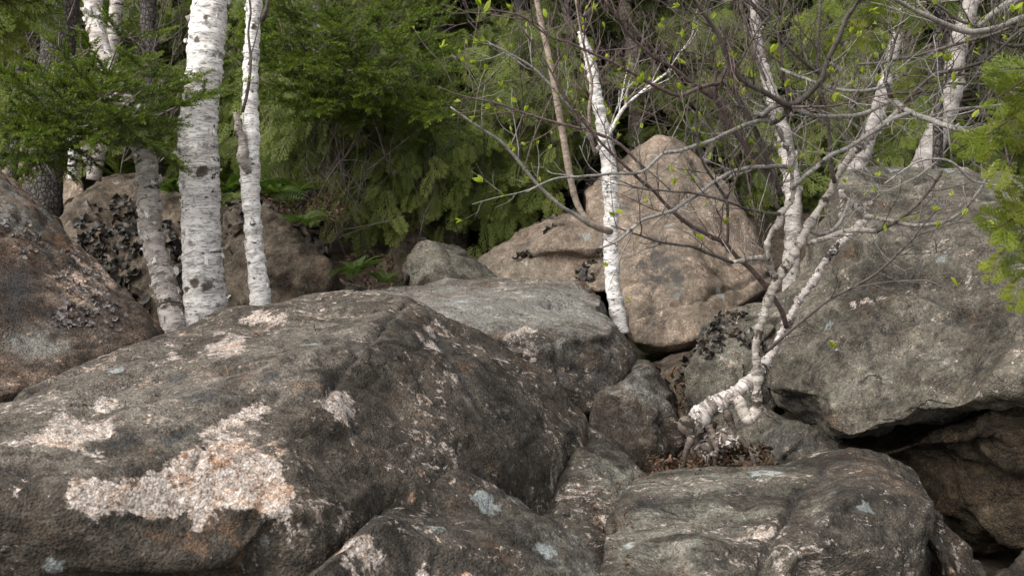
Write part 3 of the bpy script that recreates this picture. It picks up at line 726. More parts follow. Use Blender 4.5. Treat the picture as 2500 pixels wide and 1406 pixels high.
b = NB('spruce_scaly_bark')
v = b.attr('tc', 'Vector')
vv = b.vmath('ADD', v, b.vmath('SCALE', b.noise(v, 25, 3, 0.6, col=True), 0.02))
e = b.vor(b.vmath('MULTIPLY', vv, (38, 38, 26)), 1.0, 'DISTANCE_TO_EDGE')
n = b.noise(v, 60, 5, 0.7)
c = b.ramp(n, [(0.3, (0.06, 0.052, 0.047)), (0.55, (0.12, 0.108, 0.1)), (0.75, (0.2, 0.185, 0.17))])
c = b.mix(b.step(e, 0.0, 0.12), (0.03, 0.025, 0.022), c)
M_SPRUCEBARK = b.done(b.bsdf(c, 0.9, b.bump(b.math('ADD', b.step(e, 0, 0.25), n), 0.9, 0.012), 0.15))


# ------------------------------------------------------------------ tubes: trunks, branches, twigs
def catmull(pts, step):
    pts = np.asarray(pts, float)
    if len(pts) < 2:
        return pts
    ext = np.vstack([2 * pts[0] - pts[1], pts, 2 * pts[-1] - pts[-2]])
    out = []
    for k in range(1, len(ext) - 2):
        p0, p1, p2, p3 = ext[k - 1], ext[k], ext[k + 1], ext[k + 2]
        n = max(1, int(np.linalg.norm(p2[:3] - p1[:3]) / step))
        t = np.linspace(0, 1, n, endpoint=False)[:, None]
        out.append(0.5 * ((2 * p1) + (-p0 + p2) * t + (2 * p0 - 5 * p1 + 4 * p2 - p3) * t ** 2 + (-p0 + 3 * p1 - 3 * p2 + p3) * t ** 3))
    out.append(ext[-2][None])
    return np.vstack(out)


class Geo:
    def __init__(s):
        s.V, s.Q, s.T, s.A, s.n = [], [], [], {}, 0

    def add(s, V, Q=None, T=None, **attrs):
        if Q is not None and len(Q):
            s.Q.append(np.asarray(Q) + s.n)
        if T is not None and len(T):
            s.T.append(np.asarray(T) + s.n)
        s.V.append(V)
        for k, a in attrs.items():
            s.A.setdefault(k, []).append(a)
        s.n += len(V)

    def mesh(s, name, origin=None, smooth=True):
        V = np.vstack(s.V)
        if origin is not None:
            V = V - np.asarray(origin)
        f = ([np.vstack(s.Q)] if s.Q else []) + ([np.vstack(s.T)] if s.T else [])
        return mesh_np(name, V, f, {k: np.concatenate(a) for k, a in s.A.items()}, smooth)


def tube(geo, pts, sides=6, noise=0.0, ledge=0.0, seed=0, s0=0.0, knots=()):
    """pts: (n, 4) x y z radius, already smooth"""
    pts = np.asarray(pts, float)
    p, r = pts[:, :3], pts[:, 3]
    n = len(p)
    t = np.gradient(p, axis=0)
    t /= np.linalg.norm(t, axis=1)[:, None] + 1e-12
    a = np.array((1.0, 0, 0)) if abs(t[0, 0]) < 0.8 else np.array((0, 1.0, 0))
    u = np.empty((n, 3))
    u0 = np.cross(t[0], a)
    for k in range(n):
        u0 = u0 - t[k] * (u0 @ t[k])
        u0 = u0 / (np.linalg.norm(u0) + 1e-12)
        u[k] = u0
    w = np.cross(t, u)
    s = np.concatenate(([0], np.cumsum(np.linalg.norm(np.diff(p, axis=0), axis=1)))) + s0
    th = np.linspace(0, 2 * np.pi, sides, endpoint=False)
    ct, sn = np.cos(th), np.sin(th)
    R = np.repeat(r[:, None], sides, 1)
    tc = np.stack([R * ct, R * sn, np.repeat(s[:, None], sides, 1)], -1)
    if noise:
        f = tc.reshape(-1, 3)
        k = fbm(f * (9, 9, 6), 3, seed).reshape(n, sides)
        k2 = fbm(f * (30, 30, 60), 2, seed + 5).reshape(n, sides)
        R = R * (1 + noise * k + 0.35 * noise * k2)
    if ledge:
        f = tc.reshape(-1, 3)
        q = fbm(f * (7, 7, 22), 4, seed + 9, 0.6).reshape(n, sides)
        R = R + ledge * np.clip(q * 6, -1, 1)
    kd = np.zeros((n, sides))
    for (ks, kth, kr, kh) in knots:
        dth = (th - kth + np.pi) % (2 * np.pi) - np.pi
        dist = ((s - ks)[:, None] ** 2 + (dth * r.mean())[None, :] ** 2) ** 0.5 / kr
        kd = np.maximum(kd, np.exp(-(dist * 1.1) ** 2))
        R = R + kh * np.exp(-dist ** 2) - kh * 1.6 * np.exp(-(dist * 2.4) ** 2)
    V = p[:, None, :] + R[..., None] * (ct[None, :, None] * u[:, None, :] + sn[None, :, None] * w[:, None, :])
    i = np.arange(n * sides).reshape(n, sides)
    j = np.roll(i, -1, 1)
    Q = np.stack([i[:-1], j[:-1], j[1:], i[1:]], -1).reshape(-1, 4)
    V = np.vstack([V.reshape(-1, 3), p[:1], p[-1:]])
    tcc = np.vstack([tc.reshape(-1, 3), [[0, 0, s[0]]], [[0, 0, s[-1]]]])
    c0, c1 = n * sides, n * sides + 1
    T = np.vstack([np.stack([j[0], i[0], np.full(sides, c0)], -1), np.stack([i[-1], j[-1], np.full(sides, c1)], -1)])
    geo.add(V, Q, T, tc=tcc, knot=np.concatenate([kd.ravel(), [0, 0]]))
    return V[:-2].reshape(n, sides, 3), p


def ppath(spec, step):
    """spec: (px, py, depth, width in photograph pixels) -> smooth (n, 4) world path with radii"""
    a = np.array([(*P(x, y, d), w * d / FPX / 2) for x, y, d, w in spec])
    q = catmull(a, step)
    q[:, 3] = np.maximum(q[:, 3], 0.0012)
    return q


def orient(axis, up=(0, 0, 1), roll=0.0):
    """3x3 whose column 1 is axis, column 2 near up"""
    y = np.asarray(axis, float); y = y / (np.linalg.norm(y) + 1e-12)
    z = np.asarray(up, float) - y * (np.asarray(up, float) @ y)
    if np.linalg.norm(z) < 1e-6:
        z = np.cross(y, (1, 0, 0.3))
    z /= np.linalg.norm(z)
    x = np.cross(y, z)
    c, s_ = math.cos(roll), math.sin(roll)
    x, z = x * c + z * s_, z * c - x * s_
    return np.stack([x, y, z], 1)


def scatter(geo, tmpl, R, L, S_, rnd):
    """copies of template (V, Q, T, shade) at positions L with 3x3 frames R (already scaled by S_) in one go"""
    V0, Q0, T0, sh = tmpl
    m, k = len(L), len(V0)
    V = np.einsum('mij,kj->mki', R * S_[:, None, None], V0) + L[:, None, :]
    off = (np.arange(m) * k)[:, None, None]
    Q = (Q0[None] + off).reshape(-1, 4) if len(Q0) else None
    T = (T0[None] + off).reshape(-1, 3) if len(T0) else None
    geo.add(V.reshape(-1, 3), Q, T, rnd=np.clip(rnd[:, None] + sh[None, :], 0, 1).reshape(-1))


def cedar_spray(rng, sides, subs, width=0.03, curl=0.12, thick=False):
    """a flat fern-like spray of scale leaves, unit length along +Y: diamonds on a branching fan"""
    V, Q, sh = [], [], []

    def strip(a, d, ln, w, shade):
        a = np.array(a, float); d = np.array(d, float)
        nrm = np.array((-d[1], d[0], 0.0))
        z = rng.uniform(-1, 1) * 0.02
        b0 = len(V)
        for pt, zz in ((a, 0), (a + d * ln * 0.45 - nrm * w, z), (a + d * ln, -curl * ln), (a + d * ln * 0.45 + nrm * w, z)):
            V.append((pt[0], pt[1], pt[2] + zz)); sh.append(shade)
        Q.append((b0, b0 + 1, b0 + 2, b0 + 3))

    strip((0, 0, 0), (0, 1, 0), 1.0, width * 0.55, -0.1)
    for k in range(sides):
        t = 0.1 + 0.85 * k / sides
        for sg in (-1, 1):
            if rng.random() < 0.08:
                continue
            ang = math.radians(rng.uniform(38, 52)) * sg
            ln = 0.5 * (1 - t) ** 0.7 * (0.55 + 0.9 * min(t * 2.2, 1)) * rng.uniform(0.8, 1.15)
            d = (math.sin(ang), math.cos(ang), 0)
            a = (0, t, -curl * t * t)
            strip(a, d, ln, width * 0.75, 0.0)
            for q in range(subs):
                tt = 0.25 + 0.65 * q / max(subs, 1)
                for s2 in (-1, 1):
                    an2 = ang + s2 * math.radians(rng.uniform(32, 48))
                    p = (a[0] + d[0] * ln * tt, a[1] + d[1] * ln * tt, a[2] - curl * ln * tt * 0.6)
                    strip(p, (math.sin(an2), math.cos(an2), 0), ln * 0.42 * (1 - tt * 0.55), width * 0.6, 0.1)
    return np.array(V), np.array(Q), np.zeros((0, 3), int), np.array(sh)


def needle_shoot(rng, n, ln=0.17, w=0.014):
    """a spruce shoot, unit length along +Y, needles all round but more on top"""
    V, Q, sh = [], [], []
    for k in range(n):
        t = (k + rng.random()) / n
        az = rng.uniform(-2.4, 2.4)
        f = math.radians(rng.uniform(35, 60))
        d = np.array((math.sin(az) * math.sin(f), math.cos(f), math.cos(az) * math.sin(f)))
        l = ln * rng.uniform(0.75, 1.15) * (1 - 0.3 * t)
        a = np.array((0, t * 0.95, 0.0))
        s = np.cross(d, rng.normal(size=3)); s /= np.linalg.norm(s) + 1e-9
        b0 = len(V)
        for pt in (a - s * w * 0.5, a + d * l * 0.6 - s * w, a + d * l, a + d * l * 0.6 + s * w):
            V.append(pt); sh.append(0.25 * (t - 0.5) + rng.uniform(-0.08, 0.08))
        Q.append((b0, b0 + 1, b0 + 2, b0 + 3))
    b0 = len(V)
    for (x, z) in ((-0.02, 0), (0.02, 0)):
        V += [(x, 0, z), (x, 0.95, z)]; sh += [-0.5, -0.4]
    Q.append((b0, b0 + 2, b0 + 3, b0 + 1))
    return np.array(V), np.array(Q), np.zeros((0, 3), int), np.array(sh)


rng = np.random.default_rng(11)
SPRAY_MID = [cedar_spray(rng, 7, 3, 0.028, 0.15) for _ in range(3)]
SPRAY_LO = [cedar_spray(rng, 6, 1, 0.045, 0.2) for _ in range(3)]
SPRAY_HI = [cedar_spray(rng, 12, 4, 0.021, 0.06) for _ in range(3)]
SHOOT_HI = [needle_shoot(rng, 56, 0.19, 0.02) for _ in range(3)]
SHOOT_LO = [needle_shoot(rng, 24, 0.22, 0.035) for _ in range(2)]


def cedar_parts(seed, H, spread, sprays, size, limbs=46, low=0.0, trunk_r=0.09):
    """trunk, limbs and hanging sprays of a northern white cedar in local coordinates"""
    rng = np.random.default_rng(seed)
    gt, gl = Geo(), Geo()
    gb = Geo()
    lean = rng.normal(size=2) * 0.05
    zz = np.linspace(-0.2, H, 12)
    tp = np.stack([lean[0] * zz + 0.05 * np.sin(zz * 1.3 + seed), lean[1] * zz + 0.05 * np.cos(zz * 1.1), zz, trunk_r * (1 - 0.85 * (zz / H).clip(0, 1))], 1)
    tube(gt, catmull(tp, 0.15), 10, 0.12, 0, seed)
    per = max(3, sprays // limbs)
    LL, RR, SS, RN = [], [], [], []
    for k in range(limbs):
        h = low + (H * 0.97 - low) * (k + rng.random()) / limbs
        az = rng.uniform(0, 2 * math.pi)
        ln = spread * (1 - 0.75 * h / H) * rng.uniform(0.6, 1.15)
        out = np.array((math.cos(az), math.sin(az), 0))
        base = np.array((np.interp(h, zz, tp[:, 0]), np.interp(h, zz, tp[:, 1]), h))
        t = np.linspace(0, 1, 6)
        droop = rng.uniform(0.15, 0.55)
        path = base + out * ln * t[:, None] + np.array((0, 0, 1)) * (ln * (0.25 * t - droop * t ** 2 + 0.18 * t ** 4))[:, None]
        path += rng.normal(size=(6, 3)) * 0.03 * t[:, None]
        rad = 0.016 * (1 - 0.85 * t) * (0.5 + ln)
        tube(gb, np.hstack([path, rad[:, None]]), 4)
        for q in range(per):
            tq = rng.uniform(0.18, 1.0) ** 0.75
            pos = np.array([np.interp(tq, t, path[:, c_]) for c_ in range(3)])
            sd_ = rng.choice((-1, 1))
            side = np.array((-out[1], out[0], 0)) * sd_
            ax = out * rng.uniform(0.4, 1.0) + side * rng.uniform(0.1, 0.9) + np.array((0, 0, -rng.uniform(0.1, 1.1)))
            pos = pos + side * rng.uniform(0, 0.22) * ln * (1 - tq * 0.6) + np.array((0, 0, rng.normal() * 0.05))
            up = np.array((0, 0, 1.0)) + rng.normal(size=3) * 0.5 + out * 0.5
            LL.append(pos); RR.append(orient(ax, up, rng.normal() * 0.5)); SS.append(size * rng.uniform(0.6, 1.25))
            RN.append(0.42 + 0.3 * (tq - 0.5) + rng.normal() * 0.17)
    LL, RR, SS, RN = map(np.array, (LL, RR, SS, RN))
    return gt, gb, gl, LL, RR, SS, RN


def plant_cedar(meshes, x, y, rz, sc, label, group='cedars growing behind the boulders', name='cedar_tree'):
    z = float(ground_z(x, y)) - 0.05
    t = thing(name, (x, y, z), label, 'tree', group)
    t.rotation_euler = (0, 0, rz)
    t.scale = (sc, sc, sc)
    for nm, me in meshes:
        link(nm, me, None, t)
    return t


def make_cedar(seed, H, spread, sprays, size, tm, low=0.0, limbs=46, trunk_r=0.09):
    gt, gb, gl, LL, RR, SS, RN = cedar_parts(seed, H, spread, sprays, size, limbs, low, trunk_r)
    idx = np.arange(len(LL)) % len(tm)
    for k in range(len(tm)):
        m = idx == k
        scatter(gl, tm[k], RR[m], LL[m], SS[m], RN[m])
    a, b_, c_ = gt.mesh('trunk'), gb.mesh('branches'), gl.mesh('foliage', smooth=False)
    a.materials.append(M_SPRUCEBARK); b_.materials.append(M_TWIG); c_.materials.append(M_CEDAR)
    return [('trunk', a), ('branch_work', b_), ('foliage', c_)]


CED_MID = [make_cedar(s, 3.3, 1.5, 2300, 0.23, SPRAY_MID, 0.0, 80) for s in (1, 2, 3)]
CED_LO = [make_cedar(s, 4.2, 1.7, 1500, 0.33, SPRAY_LO, 0.0, 60, 0.1) for s in (4, 5)]

near_cedars = [
    (1075, 8.0, 0, 1.0, 0.3, 'cedar with drooping boughs directly above the brown pointed rock'),
    (850, 8.7, 1, 1.05, 2.0, 'cedar behind the dark brown rock face with ferns on top'),
    (1290, 8.3, 2, 1.0, 1.1, 'cedar leaning its fronds over the low tan ledge'),
    (660, 9.6, 0, 1.1, 4.0, 'cedar just right of the thin birch, behind the ferns'),
    (1480, 9.6, 1, 1.1, 5.0, 'cedar behind the slender birch and its tan side stem'),
    (1720, 9.8, 2, 1.1, 0.8, 'cedar rising behind the top of the tan pyramid boulder'),
    (1990, 9.6, 0, 1.0, 2.6, 'cedar behind the crooked shrub birch'),
    (2300, 9.9, 1, 1.0, 3.3, 'cedar behind the massive overhanging boulder'),
    (290, 10.2, 2, 1.1, 1.9, 'cedar in the gap between the spruce trunks and the big white birch'),
    (940, 9.3, 2, 1.05, 0.2, 'cedar deep in the gap left of the cedar with the lowest fronds'),
    (1180, 9.4, 0, 1.1, 3.6, 'cedar in the gap above the low tan ledge, behind its hanging boughs'),
    (1590, 9.2, 1, 1.0, 2.2, 'cedar right behind the two scaly brown birches'),
    (1850, 9.1, 2, 1.05, 5.2, 'cedar above the mossy brown rock, behind the pair of pale birches'),
    (560, 9.9, 0, 1.05, 5.5, 'cedar showing between the big white birch and the thin birch'),
    (20, 9.8, 0, 1.1, 4.4, 'cedar at the left edge behind the dark spruce trunk'),
]
for px, d, v_, sc_, rz, lab in near_cedars:
    q = P(px, 500, d)
    plant_cedar(CED_MID[v_], q[0], q[1], rz, sc_, lab)
FAR_LABELS = ['second-row conifer beyond the left edge, behind the near cedar sprays', 'second-row conifer between the spruce trunk and the shaggy birch', 'second-row conifer directly behind the big white birch',
              'second-row conifer behind the tiered spruce boughs', 'second-row conifer in the gap left of the cedar with the lowest fronds', 'second-row conifer right of the cedar with the lowest fronds',
              'second-row conifer behind the tan side stem of the slender birch', 'second-row conifer behind the two scaly brown birches', 'second-row conifer behind the pair of pale birches',
              'second-row conifer behind the white birch limb near the top right', 'second-row conifer behind the near cedar at the right edge', 'second-row conifer beyond the right edge, behind the grey limbs']
far_cedars = [(-150, 12.5), (170, 13.5), (470, 12), (760, 13), (980, 11.3), (1190, 12.2), (1390, 11.5), (1600, 13), (1850, 12), (2130, 12.6), (2420, 13.2), (2640, 12.1)]
for k, (px, d) in enumerate(far_cedars):
    q = P(px, 500, d)
    plant_cedar(CED_LO[k % 2], q[0], q[1], k * 1.7, 0.9 + 0.12 * (k % 3), FAR_LABELS[k], 'conifers in the second row on the slope', 'conifer')
# the far-off wood higher up the slope reads as one mass
rngw = np.random.default_rng(5)
gw = Geo()
LL, RR, SS, RN = [], [], [], []
for k in range(230):
    y = rngw.uniform(14.0, 34)
    x = rngw.uniform(-0.75, 0.75) * y
    z = float(ground_z(x, y))
    H = rngw.uniform(2.5, 4.5)
    for q in range(80):
        h = rngw.uniform(0.03, 1) ** 1.2
        az = rngw.uniform(0, 6.283)
        rr = 1.9 * (1 - h) * rngw.uniform(0.4, 1)
        LL.append((x + rr * math.cos(az), y + rr * math.sin(az), z + h * H))
        RR.append(orient((math.cos(az), math.sin(az), -0.7), (0, 0, 1), rngw.normal() * 0.6))
        SS.append(rngw.uniform(0.6, 1.1)); RN.append(0.35 + 0.15 * rngw.normal())
scatter(gw, SPRAY_LO[0], np.array(RR), np.array(LL), np.array(SS), np.array(RN))
o = link('distant_wood', gw.mesh('distant_wood', smooth=False), M_CEDAR)
o['kind'] = 'stuff'
# ------------------------------------------------------------------ birches
def curl_mesh(seed):
    """a strip of papery bark: fixed along one edge, curling outward; x along the trunk's girth, z out"""
    rng = np.random.default_rng(seed)
    nu, nv = 7, 4
    V = []
    k1 = rng.uniform(1.2, 3.4)
    for i in range(nu):
        u = i / (nu - 1)
        for j in range(nv):
            vv_ = j / (nv - 1) - 0.5
            a = k1 * u * (1 + 0.3 * vv_)
            x = math.sin(a) / k1
            z = (1 - math.cos(a)) / k1 * 0.55
            V.append((x, vv_ * (0.55 - 0.2 * u) + 0.05 * rng.normal(), z + 0.02 * rng.normal()))
    I_ = np.arange(nu * nv).reshape(nu, nv)
    Q = np.stack([I_[:-1, :-1], I_[:-1, 1:], I_[1:, 1:], I_[1:, :-1]], -1).reshape(-1, 4)
    V = np.array(V)
    return mesh_np('bark_curl', V, [Q], {'tc': V * 0.08 + seed})


CURLS = {}


def add_curls(trunk, ring, path, n, size, mat, seed, grp=None, tmin=0.0, tmax=1.0):
    """bark curls as children of a trunk; ring: (n, sides, 3) surface points in world space"""
    rng = np.random.default_rng(seed)
    key = mat.name
    if key not in CURLS:
        CURLS[key] = []
        for k in range(6):
            me = curl_mesh(k + 10)
            me.materials.append(mat)
            CURLS[key].append(me)
    org = np.array(trunk.matrix_world.translation) if trunk.parent is None else np.array(trunk.parent.location)
    m = len(ring)
    for k in range(n):
        i = int(np.clip((tmin + (tmax - tmin) * rng.random()) * m, 1, m - 2))
        j = rng.integers(ring.shape[1])
        pt = ring[i, j]
        nrm = pt - path[i]; nrm /= np.linalg.norm(nrm) + 1e-9
        if nrm[1] > 0.35:            # the hidden far side keeps smooth bark
            continue
        ax = path[i + 1] - path[i - 1]; ax /= np.linalg.norm(ax) + 1e-9
        tang = np.cross(ax, nrm) * rng.choice((-1, 1))
        yv = ax + tang * rng.normal() * 0.35; yv /= np.linalg.norm(yv)
        xv = np.cross(yv, nrm); xv /= np.linalg.norm(xv)
        if xv @ tang < 0:
            xv = -xv; yv = -yv
        s = size * rng.uniform(0.4, 1.3)
        Mx = Matrix.Identity(4)
        for c_, vec in enumerate((xv * s, yv * s * rng.uniform(0.6, 1.6), nrm * s)):
            for r_i in range(3):
                Mx[r_i][c_] = vec[r_i]
        for r_i in range(3):
            Mx[r_i][3] = (pt - nrm * 0.003 - org)[r_i]
        o = bpy.data.objects.new('bark_curl', CURLS[key][rng.integers(6)])
        C.objects.link(o)
        o.parent = trunk
        o.matrix_local = Mx


def trunk_part(parent, name, spec, mat, step=0.02, sides=24, noise=0.06, ledge=0.0, seed=0, curls=0, csize=0.05, knots=(), ctmin=0.0, ctmax=1.0, cmat=None):
    g_ = Geo()
    path = ppath(spec, step)
    ring, pth = tube(g_, path, sides, noise, ledge, seed, seed * 3.7, [(a + seed * 3.7, b_, c_, d_) for a, b_, c_, d_ in knots])
    o = link(name, g_.mesh(name, np.array(parent.location)), mat, parent)
    if curls:
        add_curls(o, ring, pth, curls, csize, cmat or mat, seed + 77, tmin=ctmin, tmax=ctmax)
    return o, path


TWIG_LEAVES = []      # (position, direction, thing) for young leaves


def grow_twigs(geo, path, n, ln, r0, rng, up=0.35, level=1, t0=0.15, sides=4, tips=None, spread=1.0, zig=0.25):
    """side twigs along a path; returns tips"""
    p = path[:, :3]
    m = len(p)
    tips = [] if tips is None else tips
    for k in range(n):
        i = int((t0 + (0.98 - t0) * (k + rng.random()) / n) * (m - 1))
        i = min(max(i, 1), m - 2)
        ax = p[i + 1] - p[i - 1]; ax /= np.linalg.norm(ax) + 1e-9
        side = rng.normal(size=3); side -= ax * (side @ ax); side /= np.linalg.norm(side) + 1e-9
        d = ax * rng.uniform(0.4, 1.0) + side * spread * rng.uniform(0.6, 1.0) + np.array((0, 0, up)) * rng.uniform(0.2, 1.2)
        d /= np.linalg.norm(d)
        L = ln * rng.uniform(0.45, 1.25)
        q = 6
        pts = [p[i].copy()]
        for s in range(q):
            d = d + rng.normal(size=3) * zig * 0.5 + np.array((0, 0, 0.05))
            d /= np.linalg.norm(d)
            pts.append(pts[-1] + d * L / q)
        rad = min(r0, path[i, 3] * 0.75) * np.linspace(1, 0.4, q + 1)
        tw = np.hstack([np.array(pts), rad[:, None]])
        tube(geo, tw, sides)
        tips.append((pts[-1], d)); tips.append((pts[q // 2], d)) if rng.random() < 0.5 else None
        if level > 0:
            grow_twigs(geo, tw, max(2, int(2 + 2 * rng.random())), ln * 0.5, r0 * 0.6, rng, up, level - 1, 0.25, sides, tips, spread, zig)
    return tips


# big white birch
t = thing('birch_tree', P(505, 800, 5.0), 'big smooth white paper birch, thickest trunk, with a dark knot', 'tree', 'birches')
o, _ = trunk_part(t, 'trunk', [(508, 830, 5.0, 108), (505, 770, 5.0, 104), (498, 690, 5.0, 98), (492, 560, 5.0, 92), (486, 420, 5.0, 95), (484, 310, 5.0, 92), (490, 240, 5.0, 86), (502, 120, 5.0, 88), (512, 0, 5.0, 82), (522, -150, 5.0, 78), (540, -500, 5.0, 70)],
           M_BIRCH, 0.011, 56, 0.05, 0.0035, 3, 110, 0.055, knots=[(0.835, 3.6, 0.04, 0.012), (0.29, 3.0, 0.03, 0.010), (0.27, 3.6, 0.034, 0.006), (0.26, 2.5, 0.02, 0.004), (1.49, 2.9, 0.022, 0.006), (1.60, 3.3, 0.018, 0.005), (1.2, 2.6, 0.025, 0.004)])
# thin birch
t = thing('birch_tree', P(640, 750, 4.9), 'thin white birch with a broken side stub, right of the big white birch', 'tree', 'birches')
trunk_part(t, 'trunk', [(640, 770, 4.9, 60), (636, 725, 4.9, 52), (622, 620, 4.9, 44), (615, 520, 4.9, 42), (611, 420, 4.9, 46), (614, 330, 4.9, 40), (610, 240, 4.9, 38), (614, 120, 4.9, 36), (622, 0, 4.9, 36), (630, -150, 4.9, 34), (640, -500, 4.9, 26)],
           M_BIRCH, 0.010, 32, 0.08, 0.003, 5, 80, 0.034, knots=[(0.75, 2.9, 0.03, 0.014), (1.41, 3.6, 0.025, 0.008), (1.1, 3.0, 0.014, 0.004), (0.45, 3.4, 0.016, 0.004)])
trunk_part(t, 'broken_stub', [(610, 420, 4.88, 30), (594, 385, 4.85, 30), (592, 350, 4.84, 20), (582, 315, 4.84, 16), (575, 275, 4.84, 13)], M_BIRCH_CREAM, 0.012, 16, 0.15, 0.003, 6, 10, 0.03)
g_ = Geo()
for spec in ([(592, 275, 4.7, 8), (605, 220, 4.7, 8), (612, 150, 4.7, 7), (606, 80, 4.7, 6), (612, 30, 4.7, 6), (606, -20, 4.7, 5)], [(606, 160, 4.7, 4), (625, 90, 4.7, 3), (640, 20, 4.7, 3)], [(640, 50, 4.85, 14), (652, 20, 4.8, 12), (655, -30, 4.8, 10)]):
    tube(g_, ppath(spec, 0.03), 6)
link('branch', g_.mesh('branch', np.array(t.location)), M_DARKWOOD, t)
# shaggy leaning birch
t = thing('birch_tree', P(425, 810, 4.95), 'shaggy grey birch leaning left beside the big white birch, bark in tatters', 'tree', 'birches')
trunk_part(t, 'trunk', [(432, 840, 4.95, 70), (424, 780, 4.95, 64), (404, 690, 5.0, 56), (380, 610, 5.05, 54), (366, 540, 5.1, 56), (360, 450, 5.15, 56), (352, 380, 5.2, 50), (335, 320, 5.25, 42), (300, 240, 5.35, 40), (262, 160, 5.45, 40), (236, 80, 5.5, 44), (225, 0, 5.55, 44), (215, -200, 5.7, 38)],
           M_BIRCH_SHAGGY, 0.012, 36, 0.10, 0.005, 7, 190, 0.05, cmat=M_BIRCH)
# broken white stub and leaning poles behind the spruce bough
t = thing('birch_stump', P(180, 440, 6.6), 'short broken white birch pole standing under the left spruce bough', 'stump')
trunk_part(t, 'trunk', [(178, 440, 6.6, 24), (178, 370, 6.6, 24), (176, 300, 6.6, 24), (170, 240, 6.6, 22)], M_BIRCH, 0.02, 14, 0.06, 0.002, 9)
t = thing('birch_tree', P(225, 420, 7.0), 'pale forked birch behind the left spruce bough, above the lichen-covered rock', 'tree', 'birches')
trunk_part(t, 'trunk', [(228, 440, 7.0, 34), (238, 380, 7.0, 36), (250, 320, 7.0, 36), (262, 220, 7.0, 34), (280, 60, 7.0, 32), (300, -200, 7.0, 28)], M_BIRCH_SHAGGY, 0.03, 14, 0.08, 0.002, 10)
trunk_part(t, 'limb', [(226, 420, 7.0, 28), (205, 350, 6.95, 26), (188, 300, 6.9, 22), (170, 230, 6.85, 18)], M_BIRCH_SHAGGY, 0.03, 12, 0.08, 0.002, 11)
# slender birch right of centre
t = thing('birch_tree', P(1512, 790, 5.05), 'slender white birch in front of the tan pyramid boulder, with budding side limbs', 'tree', 'birches')
trunk_part(t, 'trunk', [(1515, 815, 5.05, 42), (1508, 770, 5.05, 38), (1496, 690, 5.05, 36), (1492, 600, 5.05, 38), (1492, 520, 5.05, 36), (1488, 430, 5.05, 38), (1478, 350, 5.05, 34), (1466, 280, 5.05, 28), (1452, 210, 5.05, 28), (1438, 140, 5.05, 24), (1420, 92, 5.05, 18), (1412, 78, 5.05, 5)],
           M_BIRCH, 0.010, 28, 0.08, 0.003, 13, 70, 0.03)
trunk_part(t, 'side_stem', [(1492, 566, 5.02, 17), (1462, 556, 4.98, 17), (1438, 543, 4.95, 16), (1418, 516, 4.95, 16), (1403, 480, 4.95, 16), (1390, 420, 4.95, 17), (1376, 340, 4.95, 17), (1360, 250, 4.95, 16), (1342, 150, 4.95, 15), (1322, 60, 4.95, 14), (1306, -20, 4.95, 13), (1270, -200, 4.95, 11)], M_BIRCH_TAN, 0.02, 12, 0.06, 0.001, 14)
rg = np.random.default_rng(31)
SL_TIPS = []
for spec, mt, tw in (
        ([(1440, 550, 4.95, 10), (1400, 522, 4.9, 10), (1368, 502, 4.85, 9), (1312, 450, 4.8, 8), (1265, 392, 4.75, 8), (1222, 345, 4.7, 7), (1165, 308, 4.65, 6), (1100, 262, 4.6, 4)], M_GREYWOOD, 6),
        ([(1455, 380, 5.0, 9), (1444, 340, 4.95, 9), (1438, 270, 4.9, 8), (1445, 200, 4.9, 7), (1420, 90, 4.85, 5), (1405, 0, 4.8, 4)], M_BIRCH_TAN, 6),
        ([(1452, 372, 5.0, 12), (1482, 335, 4.95, 11), (1502, 300, 4.95, 10), (1520, 268, 4.95, 9), (1560, 230, 4.9, 6), (1640, 170, 4.85, 5)], M_BIRCH, 4),
        ([(1525, 265, 4.95, 6), (1532, 220, 4.95, 5), (1540, 190, 4.95, 4)], M_GREYWOOD, 2),
        ([(1442, 345, 4.9, 7), (1416, 290, 4.85, 7), (1392, 260, 4.8, 7), (1345, 210, 4.75, 6), (1300, 165, 4.7, 6), (1250, 135, 4.65, 5), (1195, 106, 4.6, 4)], M_GREYWOOD, 5),
        ([(1575, 415, 4.8, 8), (1510, 350, 4.75, 7), (1445, 322, 4.7, 7), (1370, 303, 4.65, 7), (1290, 280, 4.6, 6), (1210, 252, 4.55, 5), (1130, 235, 4.5, 4), (1070, 213, 4.45, 3)], M_PURPLEWOOD, 9)):
    g_ = Geo()
    pa = ppath(spec, 0.03)
    tube(g_, pa, 7)
    SL_TIPS += [(x_, t) for x_ in grow_twigs(g_, pa, tw, 0.3, 0.003, rg, 0.3, 1)]
    link('limb', g_.mesh('limb', np.array(t.location)), mt, t)
TWIG_LEAVES += SL_TIPS[::2]

